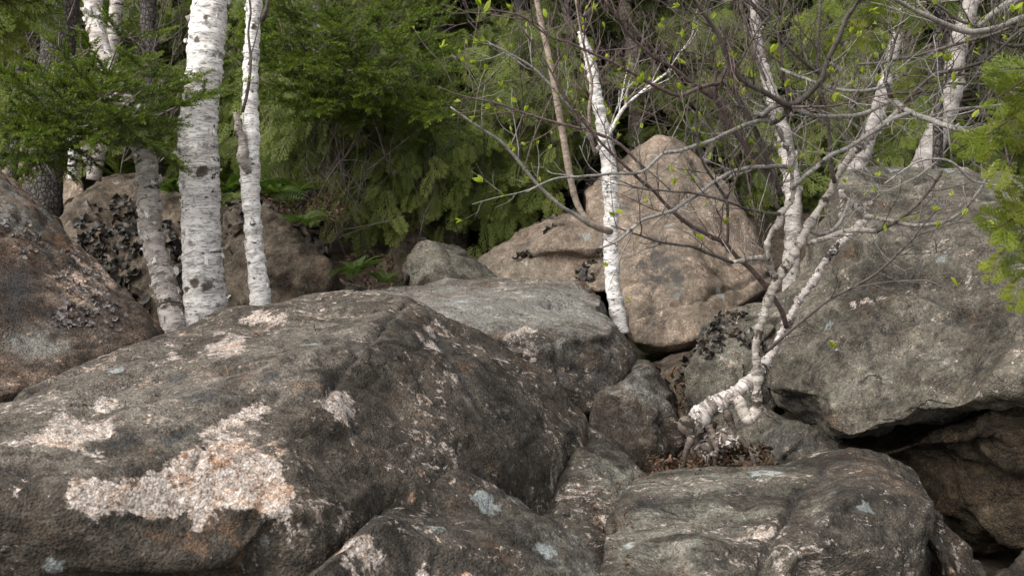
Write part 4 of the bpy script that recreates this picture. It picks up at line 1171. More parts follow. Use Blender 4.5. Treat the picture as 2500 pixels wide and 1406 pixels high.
far_birches = [
    ('scaly brown birch just left of the apex of the tan pyramid boulder', [(1562, 420, 8.0, 52), (1556, 340, 8.0, 42), (1548, 230, 8.0, 36), (1540, 110, 8.0, 34), (1525, 0, 8.0, 34), (1515, -250, 8.0, 28)], M_BIRCH_FAR, 40),
    ('scaly brown birch right of the apex of the tan pyramid boulder', [(1622, 400, 8.6, 40), (1620, 330, 8.6, 32), (1632, 220, 8.6, 28), (1640, 110, 8.6, 26), (1642, 0, 8.6, 26), (1640, -250, 8.6, 22)], M_BIRCH_FAR, 20),
    ('dark thin trunk directly between the two scaly brown birches', [(1588, 420, 9.0, 30), (1590, 300, 9.0, 26), (1596, 120, 9.0, 24), (1600, -200, 9.0, 20)], M_SPRUCEBARK, 0),
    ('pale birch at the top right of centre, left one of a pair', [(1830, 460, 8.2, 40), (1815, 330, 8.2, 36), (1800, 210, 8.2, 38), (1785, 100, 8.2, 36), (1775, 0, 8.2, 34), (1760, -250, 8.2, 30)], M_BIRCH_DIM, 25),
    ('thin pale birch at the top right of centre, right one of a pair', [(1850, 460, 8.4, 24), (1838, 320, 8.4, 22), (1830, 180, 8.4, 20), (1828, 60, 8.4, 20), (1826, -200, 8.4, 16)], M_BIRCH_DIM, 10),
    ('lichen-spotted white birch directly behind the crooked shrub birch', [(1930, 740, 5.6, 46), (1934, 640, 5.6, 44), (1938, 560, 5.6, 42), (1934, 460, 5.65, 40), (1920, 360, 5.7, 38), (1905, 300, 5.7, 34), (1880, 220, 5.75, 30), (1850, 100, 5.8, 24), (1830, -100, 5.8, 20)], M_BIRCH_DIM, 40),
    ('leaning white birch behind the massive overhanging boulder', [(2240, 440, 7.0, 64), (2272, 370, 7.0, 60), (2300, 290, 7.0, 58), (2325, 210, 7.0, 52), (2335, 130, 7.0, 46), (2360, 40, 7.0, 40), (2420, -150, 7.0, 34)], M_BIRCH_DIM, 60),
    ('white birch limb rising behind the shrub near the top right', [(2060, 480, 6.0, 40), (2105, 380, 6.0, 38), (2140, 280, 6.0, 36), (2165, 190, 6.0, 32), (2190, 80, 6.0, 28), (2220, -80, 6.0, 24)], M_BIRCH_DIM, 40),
    ('fallen-looking slanting pale birch pole beside the right slope of the tan pyramid boulder', [(1722, 400, 7.6, 18), (1740, 340, 7.6, 18), (1765, 290, 7.7, 16), (1800, 230, 7.8, 14)], M_BIRCH_DIM, 6),
    ('leaning birch half hidden among the cedars at the top centre', [(980, 420, 8.6, 22), (955, 340, 8.6, 22), (915, 240, 8.6, 20), (890, 150, 8.6, 18), (850, -50, 8.6, 16)], M_BIRCH_SHAGGY, 8),
]
for lab, spec, mt, nc in far_birches:
    t = thing('birch_tree' if mt is not M_SPRUCEBARK else 'conifer', P(*spec[0][:3]), lab, 'tree', 'trunks behind the boulders')
    trunk_part(t, 'trunk', spec, mt, 0.025, 16, 0.09, 0.004, len(lab), nc, 0.05)
    g_ = Geo()
    pa = ppath(spec, 0.08)
    rg = np.random.default_rng(len(lab) * 7)
    tp_ = grow_twigs(g_, pa, 8, 0.9, 0.007, rg, 0.5, 2, 0.3)
    link('twig', g_.mesh('twig', np.array(t.location)), M_TWIG, t)
    TWIG_LEAVES += [(x_, t) for x_ in tp_[::14]]

# dark spruce trunks on the left
for lab, spec in (('thick dark scaly spruce trunk behind the big dark left boulder', [(100, 560, 7.0, 100), (106, 470, 7.0, 88), (118, 360, 7.0, 82), (134, 220, 7.0, 80), (146, 90, 7.0, 78), (152, -20, 7.0, 76), (160, -300, 7.0, 66)]),
                  ('grey spruce trunk at the top, between the shaggy birch and the big white birch', [(372, 440, 8.2, 50), (372, 300, 8.2, 44), (368, 120, 8.2, 42), (362, 0, 8.2, 40), (355, -250, 8.2, 34)])):
    t = thing('spruce_tree', P(*spec[0][:3]), lab, 'tree', 'spruces on the left')
    trunk_part(t, 'trunk', spec, M_SPRUCEBARK, 0.03, 28, 0.10, 0.004, len(lab))
    g_ = Geo()
    pa = ppath(spec, 0.08)
    grow_twigs(g_, pa, 22, 0.8, 0.008, np.random.default_rng(len(lab)), -0.1, 2, 0.02)
    link('dead_branch', g_.mesh('dead_branch', np.array(t.location)), M_TWIG, t)


# ------------------------------------------------------------------ spruce boughs
def bough(geo_w, geo_l, base, tip, rng, n, size, tm, width=0.45, sag=0.1, tuft=0.15):
    """a flat tiered spruce limb from base to tip with side branches carrying shoots"""
    base, tip = np.asarray(base), np.asarray(tip)
    ax = tip - base
    L = np.linalg.norm(ax); ax = ax / L
    up = np.array((0, 0, 1.0))
    side = np.cross(ax, up); side /= np.linalg.norm(side)
    t_ = np.linspace(0, 1, 8)
    path = base + ax * L * t_[:, None] - up * (sag * L * np.sin(t_ * math.pi))[:, None] + rng.normal(size=(8, 3)) * 0.012
    tube(geo_w, np.hstack([path, (0.010 * (1 - 0.8 * t_))[:, None]]), 5)
    LL, RR, SS, RN = [], [], [], []
    for k in range(n):
        tq = 0.12 + 0.88 * (k + rng.random()) / n
        p0 = np.array([np.interp(tq, t_, path[:, c_]) for c_ in range(3)])
        sg = 1 if k % 2 else -1
        bl = width * L * (1 - 0.75 * tq) * rng.uniform(0.5, 1.2) + size * 0.8
        d = ax * rng.uniform(0.5, 0.9) + side * sg * rng.uniform(0.4, 0.9) + up * rng.normal() * 0.28
        d /= np.linalg.norm(d)
        m = max(2, int(bl / (size * 0.42)))
        p = p0.copy()
        for s in range(m):
            q = p + d * bl / m
            tube(geo_w, np.array([(*p, 0.0035), (*q, 0.0025)]), 3)
            for s2 in (-1, 1, 0):
                perp = np.cross(d, up) * s2
                dd = d * (0.75 if s2 else 1) + perp * 0.75 + up * rng.normal(0.08, 0.25)
                LL.append(p + (q - p) * rng.random()); RR.append(orient(dd, up + rng.normal(size=3) * 0.25)); SS.append(size * rng.uniform(0.65, 1.15))
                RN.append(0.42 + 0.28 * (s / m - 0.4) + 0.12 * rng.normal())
            p = q
            d = d + rng.normal(size=3) * 0.07; d /= np.linalg.norm(d)
        LL.append(p); RR.append(orient(d, up)); SS.append(size); RN.append(0.75)
    LL, RR, SS, RN = map(np.array, (LL, RR, SS, RN))
    for k in range(len(tm)):
        mk = np.arange(len(LL)) % len(tm) == k
        scatter(geo_l, tm[k], RR[mk], LL[mk], SS[mk], RN[mk])


def spruce_cluster(label, trunk_spec, boughs, size, seed, tm):
    t = thing('spruce_tree', P(*trunk_spec[0][:3]), label, 'tree')
    rng = np.random.default_rng(seed)
    trunk_part(t, 'trunk', trunk_spec, M_SPRUCEBARK, 0.04, 12, 0.08, 0.002, seed)
    for (b0, b1, n) in boughs:
        gw_, gl_ = Geo(), Geo()
        bough(gw_, gl_, P(*b0), P(*b1), rng, n, size, tm)
        lb = link('limb', gw_.mesh('limb', np.array(t.location)), M_TWIG, t)
        f = link('foliage', gl_.mesh('foliage', np.array(t.location), smooth=False), M_SPRUCE, lb)


spruce_cluster('young spruce with bright green boughs hanging across the left birches', [(20, 520, 5.6, 26), (40, 300, 5.6, 22), (50, 0, 5.6, 18), (60, -200, 5.6, 14)],
               [((60, 230, 5.5), (360, 210, 4.3), 12), ((120, 240, 5.3), (315, 75, 4.5), 11), ((60, 270, 5.5), (335, 265, 4.35), 11), ((60, 260, 5.5), (185, 305, 4.5), 9), ((50, 200, 5.6), (190, 190, 4.6), 9),
                ((60, 230, 5.5), (265, 215, 4.2), 10), ((60, 230, 5.5), (110, 250, 4.5), 8), ((250, 240, 4.9), (490, 232, 4.45), 4), ((60, 330, 5.5), (60, 365, 4.7), 8), ((130, 200, 5.3), (365, 150, 4.6), 8)], 0.105, 41, SHOOT_HI)
spruce_cluster('dark green spruce whose tiered boughs reach over the top centre', [(770, 560, 7.4, 40), (775, 300, 7.4, 36), (780, 0, 7.4, 32), (785, -250, 7.4, 26)],
               [((780, 190, 7.3), (960, 200, 5.8), 14), ((780, 160, 7.3), (1010, 110, 5.9), 15), ((780, 120, 7.3), (880, 60, 5.8), 13), ((780, 120, 7.3), (720, 60, 5.9), 13), ((780, 190, 7.3), (690, 150, 6.0), 12),
                ((780, 200, 7.3), (850, 170, 5.8), 13), ((860, 180, 6.6), (1090, 265, 5.9), 12), ((780, 60, 7.3), (980, 30, 6.1), 12), ((780, 20, 7.3), (700, -20, 6.0), 11), ((780, 240, 7.3), (940, 260, 6.2), 11)], 0.125, 42, SHOOT_HI)
# ------------------------------------------------------------------ the crooked shrub birch in front of the right-hand rocks
SHRUB = thing('shrub_birch', P(1745, 1080, 3.75), 'crooked many-branched birch rising from a white log-like root, young buds on its bare twigs', 'tree')
rg = np.random.default_rng(77)
M_BIRCH_ROOT = bark_material('torn_white_birch_bark', (0.6, 0.55, 0.52), (0.36, 0.31, 0.28), (0.04, 0.033, 0.028), 0.95)
M_SHRED = bark_material('dark_shredded_bark', (0.16, 0.13, 0.11), (0.08, 0.062, 0.05), (0.025, 0.02, 0.016), 0.9)
M_HEART = bark_material('rotten_heartwood', (0.16, 0.1, 0.06), (0.09, 0.055, 0.032), (0.03, 0.02, 0.014), 0.5)
trunk_part(SHRUB, 'stump_end', [(1684, 1039, 3.59, 44), (1680, 1041, 3.575, 46), (1679, 1042, 3.57, 40)], M_SHRED, 0.004, 22, 0.3, 0.004, 25, 14, 0.03, cmat=M_BIRCH_CREAM)
trunk_part(SHRUB, 'root', [(1690, 1135, 3.7, 50), (1702, 1095, 3.68, 46), (1716, 1060, 3.66, 44), (1735, 1030, 3.64, 40)], M_SHRED, 0.008, 20, 0.3, 0.006, 26, 110, 0.034)
trunk_part(SHRUB, 'root', [(1715, 1110, 3.62, 40), (1745, 1080, 3.58, 42), (1770, 1072, 3.55, 36), (1792, 1088, 3.53, 22)], M_SHRED, 0.008, 20, 0.3, 0.006, 27, 110, 0.034, cmat=M_BIRCH_ROOT)
for k_, rt in enumerate(([(1700, 1050, 3.6, 26), (1680, 1085, 3.58, 20), (1672, 1120, 3.6, 14), (1660, 1150, 3.62, 8)], [(1730, 1040, 3.58, 22), (1750, 1090, 3.54, 16), (1745, 1125, 3.52, 12), (1760, 1160, 3.5, 7)], [(1770, 1000, 3.58, 18), (1800, 1060, 3.58, 13), (1830, 1100, 3.56, 10), (1850, 1150, 3.5, 6)])):
    trunk_part(SHRUB, 'root', rt, M_SHRED, 0.01, 12, 0.3, 0.003, 40 + k_, 14, 0.02)
trunk_part(SHRUB, 'root', [(1682, 1040, 3.58, 52), (1694, 1030, 3.6, 54), (1712, 1014, 3.6, 52), (1740, 994, 3.6, 46), (1775, 975, 3.6, 40), (1808, 950, 3.62, 38), (1835, 925, 3.64, 32), (1858, 895, 3.68, 26), (1880, 868, 3.7, 24), (1900, 830, 3.72, 20), (1930, 772, 3.72, 22), (1958, 722, 3.72, 20),
           (1990, 682, 3.72, 20), (2012, 640, 3.72, 18), (2048, 600, 3.72, 18), (2086, 560, 3.72, 18), (2116, 532, 3.72, 17), (2095, 512, 3.72, 14), (2070, 492, 3.71, 13), (2050, 464, 3.7, 12)], M_BIRCH_ROOT, 0.007, 28, 0.24, 0.004, 21, 190, 0.019, cmat=M_BIRCH)
trunk_part(SHRUB, 'trunk', [(1775, 972, 3.58, 31.0), (1800, 978, 3.55, 29.2), (1815, 1000, 3.52, 25.8), (1830, 1022, 3.5, 25.8), (1843, 1008, 3.5, 24.1), (1849, 960, 3.5, 22.4), (1848, 900, 3.5, 22.4), (1846, 840, 3.5, 21.5), (1858, 790, 3.5, 21.5), (1872, 745, 3.5, 21.5), (1888, 702, 3.5, 21.5), (1905, 672, 3.5, 21.5), (1932, 632, 3.5, 21.5), (1955, 590, 3.5, 20.6),
           (1980, 540, 3.5, 20.6), (2006, 500, 3.5, 17.2), (2030, 462, 3.5, 17.2), (2046, 428, 3.5, 14.6), (2072, 386, 3.5, 18.9), (2106, 350, 3.5, 19.8), (2140, 318, 3.5, 16.3), (2172, 290, 3.5, 15.5), (2192, 268, 3.5, 12.9), (2182, 246, 3.5, 11.2)], M_BIRCH_CREAM, 0.006, 24, 0.13, 0.0028, 23, 110, 0.016, knots=[(0.1, 3.6, 0.02, 0.012), (0.28, 3.4, 0.016, 0.01), (0.42, 2.8, 0.014, 0.01), (0.52, 3.8, 0.014, 0.008), (0.66, 3.1, 0.014, 0.008)])
trunk_part(SHRUB, 'trunk', [(1896, 690, 3.5, 20.6), (1880, 650, 3.48, 16.3), (1874, 615, 3.47, 15.5), (1876, 585, 3.46, 15.5), (1888, 560, 3.45, 14.6), (1903, 545, 3.45, 13.8), (1906, 520, 3.45, 13.8), (1926, 500, 3.45, 14.6), (1936, 470, 3.45, 12.9), (1934, 435, 3.45, 12.9), (1933, 400, 3.45, 12.9), (1926, 375, 3.44, 12.0), (1914, 345, 3.42, 10.3), (1902, 318, 3.4, 10.3), (1886, 302, 3.38, 10.3)], M_BIRCH_CREAM, 0.008, 18, 0.12, 0.003, 24, 30, 0.016)

branches = [  # (material, twigs, points as pixel x, pixel y, depth, width)
    (M_GREYWOOD, 4, [(1886, 302, 3.38, 12), (1862, 293, 3.36, 11), (1828, 302, 3.34, 11), (1790, 320, 3.3, 10), (1740, 343, 3.26, 10), (1695, 358, 3.22, 10), (1650, 372, 3.18, 9), (1618, 376, 3.16, 8), (1580, 412, 3.12, 8), (1540, 424, 3.1, 8), (1480, 425, 3.05, 7), (1420, 432, 3.0, 6), (1350, 437, 2.95, 5), (1285, 470, 2.9, 3)]),
    (M_DARKWOOD, 5, [(1886, 302, 3.38, 11), (1906, 292, 3.36, 12), (1922, 276, 3.34, 12), (1934, 258, 3.32, 17), (1958, 242, 3.3, 16), (1984, 218, 3.26, 15), (2008, 194, 3.22, 15), (2020, 152, 3.18, 14), (2034, 122, 3.16, 14), (2050, 90, 3.12, 12), (2064, 50, 3.1, 12), (2085, 20, 3.06, 10), (2110, -30, 3.0, 9)]),
    (M_GREYWOOD, 3, [(1934, 258, 3.32, 16), (1905, 256, 3.32, 15), (1882, 264, 3.33, 14), (1860, 280, 3.35, 14), (1842, 276, 3.35, 12)]),
    (M_DARKWOOD, 6, [(1934, 260, 3.32, 15), (1898, 246, 3.28, 14), (1856, 218, 3.22, 13), (1828, 206, 3.2, 12), (1804, 186, 3.18, 12), (1788, 160, 3.16, 11), (1772, 138, 3.14, 11), (1749, 80, 3.1, 10), (1708, 22, 3.05, 9), (1675, -20, 3.0, 8)]),
    (M_GREYWOOD, 5, [(1932, 408, 3.45, 12), (1900, 405, 3.42, 10), (1850, 408, 3.38, 10), (1800, 416, 3.34, 10), (1765, 432, 3.3, 10), (1732, 454, 3.26, 10), (1681, 489, 3.2, 9), (1632, 519, 3.15, 9), (1573, 535, 3.1, 8), (1546, 557, 3.06, 8), (1503, 592, 3.02, 7), (1465, 605, 3.0, 4)]),
    (M_DARKWOOD, 3, [(1906, 522, 3.45, 10), (1880, 520, 3.4, 9), (1850, 516, 3.36, 8), (1820, 509, 3.32, 8), (1775, 492, 3.26, 7), (1700, 472, 3.2, 6), (1650, 468, 3.15, 5), (1560, 460, 3.08, 4), (1510, 440, 3.05, 3)]),
    (M_BIRCH_CREAM, 2, [(1876, 630, 3.46, 16), (1850, 630, 3.42, 13), (1820, 634, 3.38, 12), (1786, 641, 3.34, 9)]),
    (M_DARKWOOD, 3, [(1788, 641, 3.34, 9), (1740, 622, 3.28, 9), (1690, 603, 3.22, 8), (1650, 598, 3.18, 7), (1600, 588, 3.14, 6), (1550, 572, 3.1, 5), (1492, 552, 3.05, 3)]),
    (M_PURPLEWOOD, 9, [(1920, 798, 3.66, 13), (1908, 758, 3.6, 13), (1872, 705, 3.55, 13), (1832, 655, 3.5, 13), (1800, 628, 3.46, 12), (1772, 598, 3.42, 12), (1730, 574, 3.36, 11), (1690, 553, 3.32, 11), (1648, 522, 3.26, 10), (1600, 472, 3.2, 9), (1560, 436, 3.15, 9), (1520, 400, 3.1, 8), (1480, 362, 3.05, 7), (1420, 290, 2.98, 7), (1392, 254, 2.95, 6), (1350, 182, 2.9, 5), (1310, 120, 2.86, 4), (1265, 60, 2.82, 3)]),
    (M_DARKWOOD, 4, [(1775, 598, 3.42, 8), (1777, 535, 3.38, 8), (1773, 486, 3.34, 8), (1746, 445, 3.3, 7), (1724, 412, 3.26, 7), (1706, 365, 3.22, 6), (1700, 300, 3.18, 6), (1704, 230, 3.14, 5), (1716, 160, 3.1, 5), (1736, 70, 3.05, 4)]),
    (M_PURPLEWOOD, 3, [(1773, 486, 3.34, 6), (1790, 450, 3.32, 5), (1805, 420, 3.3, 5), (1815, 390, 3.28, 4)]),
    (M_PURPLEWOOD, 9, [(1905, 470, 3.46, 12), (1888, 440, 3.44, 13), (1850, 392, 3.4, 13), (1806, 338, 3.36, 13), (1770, 286, 3.32, 12), (1748, 242, 3.28, 12), (1708, 218, 3.24, 10), (1650, 172, 3.18, 9), (1590, 135, 3.1, 8), (1540, 90, 3.05, 7), (1510, 50, 3.0, 6), (1478, 0, 2.95, 5)]),
    (M_PURPLEWOOD, 8, [(1765, 205, 3.26, 11), (1730, 208, 3.22, 10), (1703, 216, 3.2, 10), (1656, 233, 3.15, 10), (1615, 218, 3.1, 9), (1578, 200, 3.06, 8), (1524, 168, 3.0, 8), (1454, 135, 2.94, 7), (1400, 111, 2.9, 6), (1335, 86, 2.85, 5), (1270, 40, 2.8, 4), (1190, 24, 2.75, 3)]),
    (M_PURPLEWOOD, 3, [(1748, 242, 3.28, 9), (1747, 200, 3.26, 8), (1752, 160, 3.24, 7), (1742, 150, 3.22, 6), (1700, 132, 3.2, 5), (1655, 125, 3.16, 4)]),
    (M_DARKWOOD, 5, [(1906, 480, 3.46, 15), (1890, 430, 3.45, 15), (1868, 378, 3.42, 14), (1848, 328, 3.4, 14), (1830, 290, 3.38, 14), (1808, 252, 3.36, 14), (1792, 222, 3.34, 14), (1768, 192, 3.32, 13)]),
    (M_GREYWOOD, 3, [(2184, 246, 3.5, 14), (2226, 276, 3.45, 14), (2280, 296, 3.4, 14), (2330, 312, 3.35, 13), (2376, 328, 3.3, 11)]),
    (M_GREYWOOD, 4, [(2176, 246, 3.5, 12), (2140, 262, 3.46, 11), (2108, 279, 3.43, 11), (2060, 286, 3.4, 11), (2010, 285, 3.36, 10), (1968, 277, 3.33, 10), (1936, 266, 3.32, 10)]),
    (M_GREYWOOD, 4, [(2230, 272, 3.45, 10), (2180, 292, 3.42, 11), (2120, 330, 3.4, 11), (2068, 362, 3.38, 11), (2020, 384, 3.37, 11), (1984, 416, 3.38, 11), (1955, 440, 3.4, 10), (1936, 462, 3.44, 9)]),
    (M_DARKWOOD, 5, [(2038, 446, 3.48, 11), (2030, 400, 3.45, 10), (2025, 340, 3.42, 9), (2018, 282, 3.4, 9), (2008, 235, 3.38, 9), (2000, 190, 3.36, 9), (1996, 130, 3.34, 8), (1999, 60, 3.3, 7), (2005, -20, 3.28, 6)]),
    (M_PURPLEWOOD, 4, [(1924, 252, 3.32, 7), (1918, 200, 3.3, 7), (1910, 160, 3.28, 7), (1899, 80, 3.24, 6), (1906, 40, 3.22, 5), (1926, -10, 3.2, 4)]),
    (M_GREYWOOD, 2, [(2112, 530, 3.72, 14), (2140, 532, 3.66, 11), (2160, 537, 3.6, 10), (2200, 546, 3.55, 10), (2250, 552, 3.5, 9), (2300, 544, 3.44, 9), (2350, 514, 3.38, 9), (2390, 468, 3.32, 8), (2415, 420, 3.28, 7), (2428, 398, 3.26, 5)]),
    (M_BIRCH_CREAM, 2, [(1968, 596, 3.52, 12), (2010, 585, 3.5, 13), (2058, 566, 3.5, 13), (2104, 562, 3.5, 12), (2140, 566, 3.5, 11)]),
    (M_DARKWOOD, 4, [(2140, 566, 3.5, 10), (2168, 552, 3.46, 9), (2196, 534, 3.42, 9), (2236, 500, 3.38, 8), (2276, 454, 3.34, 8), (2300, 418, 3.3, 6)]),
    (M_GREYWOOD, 2, [(1970, 560, 3.52, 9), (2000, 572, 3.55, 9), (2030, 565, 3.58, 10), (2056, 536, 3.6, 9), (2068, 505, 3.62, 8), (2072, 490, 3.64, 6)]),
    (M_DARKWOOD, 5, [(1868, 858, 3.52, 10), (1900, 832, 3.46, 9), (1935, 802, 3.42, 8), (1975, 770, 3.38, 8), (2040, 722, 3.32, 7), (2080, 702, 3.28, 6), (2140, 668, 3.22, 6), (2190, 622, 3.16, 6), (2230, 582, 3.12, 5), (2270, 530, 3.08, 4), (2300, 510, 3.05, 3), (2352, 508, 3.0, 2)]),
    (M_DARKWOOD, 4, [(2078, 704, 3.28, 5), (2130, 695, 3.22, 4), (2180, 688, 3.18, 4), (2255, 684, 3.1, 4), (2300, 700, 3.06, 3), (2360, 725, 3.0, 3), (2410, 738, 2.96, 2)]),
    (M_DARKWOOD, 2, [(2192, 622, 3.16, 4), (2240, 618, 3.12, 3), (2285, 618, 3.08, 3), (2325, 600, 3.04, 2)]),
    (M_DARKWOOD, 2, [(2232, 580, 3.12, 4), (2280, 560, 3.08, 4), (2335, 545, 3.04, 3), (2400, 545, 3.0, 2)]),
    (M_DARKWOOD, 3, [(1900, 510, 3.45, 12), (1885, 470, 3.44, 10), (1892, 440, 3.42, 9), (1886, 415, 3.4, 8)]),
    (M_DARKWOOD, 6, [(2175, 240, 3.5, 13), (2168, 215, 3.48, 11), (2160, 200, 3.46, 10), (2170, 170, 3.44, 8), (2185, 100, 3.4, 7), (2210, 20, 3.36, 6), (2225, -40, 3.34, 5)]),
    (M_DARKWOOD, 7, [(2190, 268, 3.5, 9), (2225, 235, 3.46, 9), (2262, 195, 3.42, 10), (2285, 178, 3.4, 9), (2330, 172, 3.36, 9), (2400, 152, 3.3, 9), (2440, 122, 3.26, 8), (2480, 85, 3.22, 7), (2540, 50, 3.18, 6)]),
    (M_DARKWOOD, 6, [(2185, 226, 3.5, 8), (2240, 226, 3.46, 8), (2290, 222, 3.44, 7), (2310, 205, 3.42, 6), (2380, 208, 3.4, 5), (2450, 215, 3.36, 4)]),
    (M_DARKWOOD, 6, [(2096, 158, 3.46, 6), (2150, 154, 3.44, 6), (2240, 136, 3.4, 7), (2330, 110, 3.36, 8), (2400, 92, 3.32, 8), (2480, 66, 3.3, 7), (2540, 60, 3.28, 6)]),
    (M_PURPLEWOOD, 5, [(1934, 262, 3.3, 8), (1960, 262, 3.28, 6), (2050, 256, 3.22, 5), (2120, 240, 3.2, 4), (2190, 228, 3.18, 3)]),
    (M_GREYWOOD, 4, [(1906, 168, 3.28, 6), (1925, 178, 3.27, 9), (1950, 188, 3.26, 9), (1985, 200, 3.25, 8), (2010, 210, 3.24, 8), (2050, 220, 3.22, 8), (2110, 222, 3.2, 8), (2160, 212, 3.2, 7)]),
    (M_DARKWOOD, 6, [(1800, 165, 3.16, 6), (1860, 60, 3.1, 6), (1880, 40, 3.08, 6), (1830, 10, 3.06, 5), (1800, -10, 3.05, 5)]),
    (M_DARKWOOD, 7, [(2000, 180, 3.36, 9), (1960, 150, 3.3, 9), (1905, 95, 3.26, 9), (1880, 60, 3.24, 8), (1840, 20, 3.2, 8), (1812, -20, 3.18, 7)]),
    (M_PURPLEWOOD, 6, [(1760, 60, 3.1, 5), (1782, 130, 3.14, 6), (1765, 190, 3.2, 6), (1760, 205, 3.24, 7)]),
]
TIPS_S = []
for mt, tw, spec in branches:
    g_ = Geo()
    wig = np.array(spec, float)
    pa = ppath(wig, 0.02)
    w_ = 0.004 * np.stack([pnoise(pa[:, :3] * 14, 3 + c_) for c_ in range(3)], 1)
    pa[1:-1, :3] += w_[1:-1]
    tube(g_, pa, 8, 0.14, 0.0, int(abs(spec[1][0])))
    TIPS_S += grow_twigs(g_, pa, int(tw * (2.4 if mt is M_GREYWOOD else 1.7)) + 1, 0.21, 0.0023, rg, 0.25, 2, 0.1)
    # short spur stubs
    for k in range(int(len(pa) / 14)):
        i = rg.integers(2, len(pa) - 2)
        d = rg.normal(size=3); d /= np.linalg.norm(d)
        tube(g_, np.array([(*pa[i, :3], pa[i, 3] * 0.7), (*(pa[i, :3] + d * (pa[i, 3] + 0.012)), pa[i, 3] * 0.45)]), 5)
    link('branch', g_.mesh('branch', np.array(SHRUB.location)), mt, SHRUB)

# the upper right limbs come from a second shrub beyond the frame
S2 = thing('shrub_birch', P(2700, 300, 3.4), 'grey lichened limbs of a second shrub birch reaching in across the top right', 'tree')
TIPS_2 = []
for mt, tw, spec in [
        (M_GREYWOOD, 9, [(2700, -10, 3.5, 16), (2560, 30, 3.35, 15), (2490, 46, 3.3, 15), (2440, 66, 3.26, 14), (2400, 76, 3.22, 14), (2360, 78, 3.2, 15), (2310, 62, 3.16, 14), (2265, 40, 3.12, 13), (2222, 20, 3.1, 10), (2180, -5, 3.05, 9)]),
        (M_GREYWOOD, 5, [(2700, -120, 3.6, 22), (2560, -40, 3.5, 20), (2470, 5, 3.45, 19), (2430, 30, 3.42, 17), (2400, 52, 3.4, 14), (2386, 66, 3.38, 10)]),
        (M_DARKWOOD, 8, [(2620, 95, 3.5, 10), (2500, 112, 3.45, 10), (2450, 110, 3.42, 9), (2420, 98, 3.4, 8), (2395, 70, 3.38, 8), (2340, 50, 3.36, 7), (2300, 20, 3.34, 6), (2250, -5, 3.3, 6)]),
        (M_DARKWOOD, 8, [(2700, 150, 3.7, 9), (2500, 165, 3.6, 8), (2420, 178, 3.58, 8), (2330, 185, 3.55, 7), (2250, 205, 3.5, 5), (2200, 225, 3.45, 3)]),
        (M_GREYWOOD, 6, [(2700, 200, 3.8, 8), (2480, 250, 3.7, 8), (2400, 262, 3.66, 8), (2330, 268, 3.62, 6), (2270, 285, 3.6, 4)]),
        (M_GREYWOOD, 4, [(2470, 470, 2.95, 6), (2420, 452, 2.9, 6), (2372, 440, 2.85, 6), (2325, 397, 2.82, 6), (2280, 388, 2.8, 5), (2240, 395, 2.78, 5), (2200, 420, 2.76, 4), (2160, 448, 2.74, 3)])]:
    g_ = Geo()
    pa = ppath(spec, 0.02)
    tube(g_, pa, 9, 0.14, 0.0, int(abs(spec[1][0])))
    TIPS_2 += grow_twigs(g_, pa, tw, 0.3, 0.0028, rg, 0.1, 2, 0.1)
    link('branch', g_.mesh('branch', np.array(S2.location)), mt, S2)

# young leaves at the twig tips
def young_leaf(seed):
    rng = np.random.default_rng(seed)
    V, Q, T, r = [], [], [], []
    for lobe in range(2 if seed % 3 else 3):
        tw = rng.uniform(-0.7, 0.7)
        ln, w = rng.uniform(0.8, 1.25), rng.uniform(0.15, 0.25)
        b0 = len(V)
        rows = 5
        for k in range(rows):
            t_ = k / (rows - 1)
            ww = w * math.sin(math.pi * min(1, t_ * 0.93 + 0.07)) ** 0.8 * (1 + 0.12 * (k % 2))
            y, z = ln * t_, 0.25 * t_ * t_ * rng.uniform(0.5, 1.4)
            for s_ in (-1, 0, 1):
                x, zz = ww * s_, z + (0.5 * ww if s_ else 0)
                c_, s2 = math.cos(tw + lobe * 2.3), math.sin(tw + lobe * 2.3)
                lean = 0.35 * (lobe - 0.5)
                V.append((x * c_ - zz * s2, y * (1 - abs(lean) * 0.3), x * s2 + zz * c_ + lean * y)); r.append(rng.uniform(0.2, 0.7))
        for k in range(rows - 1):
            for s_ in range(2):
                a = b0 + k * 3 + s_
                Q.append((a, a + 1, a + 4, a + 3))
    return mesh_np('leaf', np.array(V), [np.array(Q)], {'rnd': np.array(r)})


LEAF_MESH = [young_leaf(k) for k in range(5)]
for me in LEAF_MESH:
    me.materials.append(M_BUD)


def put_leaf(pos, d, size, th, rg):
    o = bpy.data.objects.new('leaf', LEAF_MESH[rg.integers(5)])
    C.objects.link(o)
    o.parent = th
    R = orient(np.array(d) + rg.normal(size=3) * 0.35 + np.array((0, 0, 0.2)), rg.normal(size=3)) * size
    M4 = Matrix([[*R[0], 0], [*R[1], 0], [*R[2], 0], [0, 0, 0, 1]])
    M4.translation = Vector([float(x) for x in np.array(pos) - np.array(th.location)])
    o.matrix_local = M4


rg = np.random.default_rng(9)
for pos, d in [TIPS_S[i] for i in rg.permutation(len(TIPS_S))[:150]]:
    for _ in range(1 + (rg.random() < 0.85)):
        put_leaf(pos, d, rg.uniform(0.011, 0.034), SHRUB, rg)
for pos, d in [TIPS_2[i] for i in rg.permutation(len(TIPS_2))[:40]]:
    put_leaf(pos, d, rg.uniform(0.009, 0.024), S2, rg)
for (pos, d), th in TWIG_LEAVES:
    put_leaf(pos, d, rg.uniform(0.015, 0.038), th, rg)
    if rg.random() < 0.5:
        put_leaf(pos, d, rg.uniform(0.012, 0.026), th, rg)

SPRAY_NEAR = [cedar_spray(np.random.default_rng(70 + k), 10, 3, 0.030, 0.08) for k in range(4)]
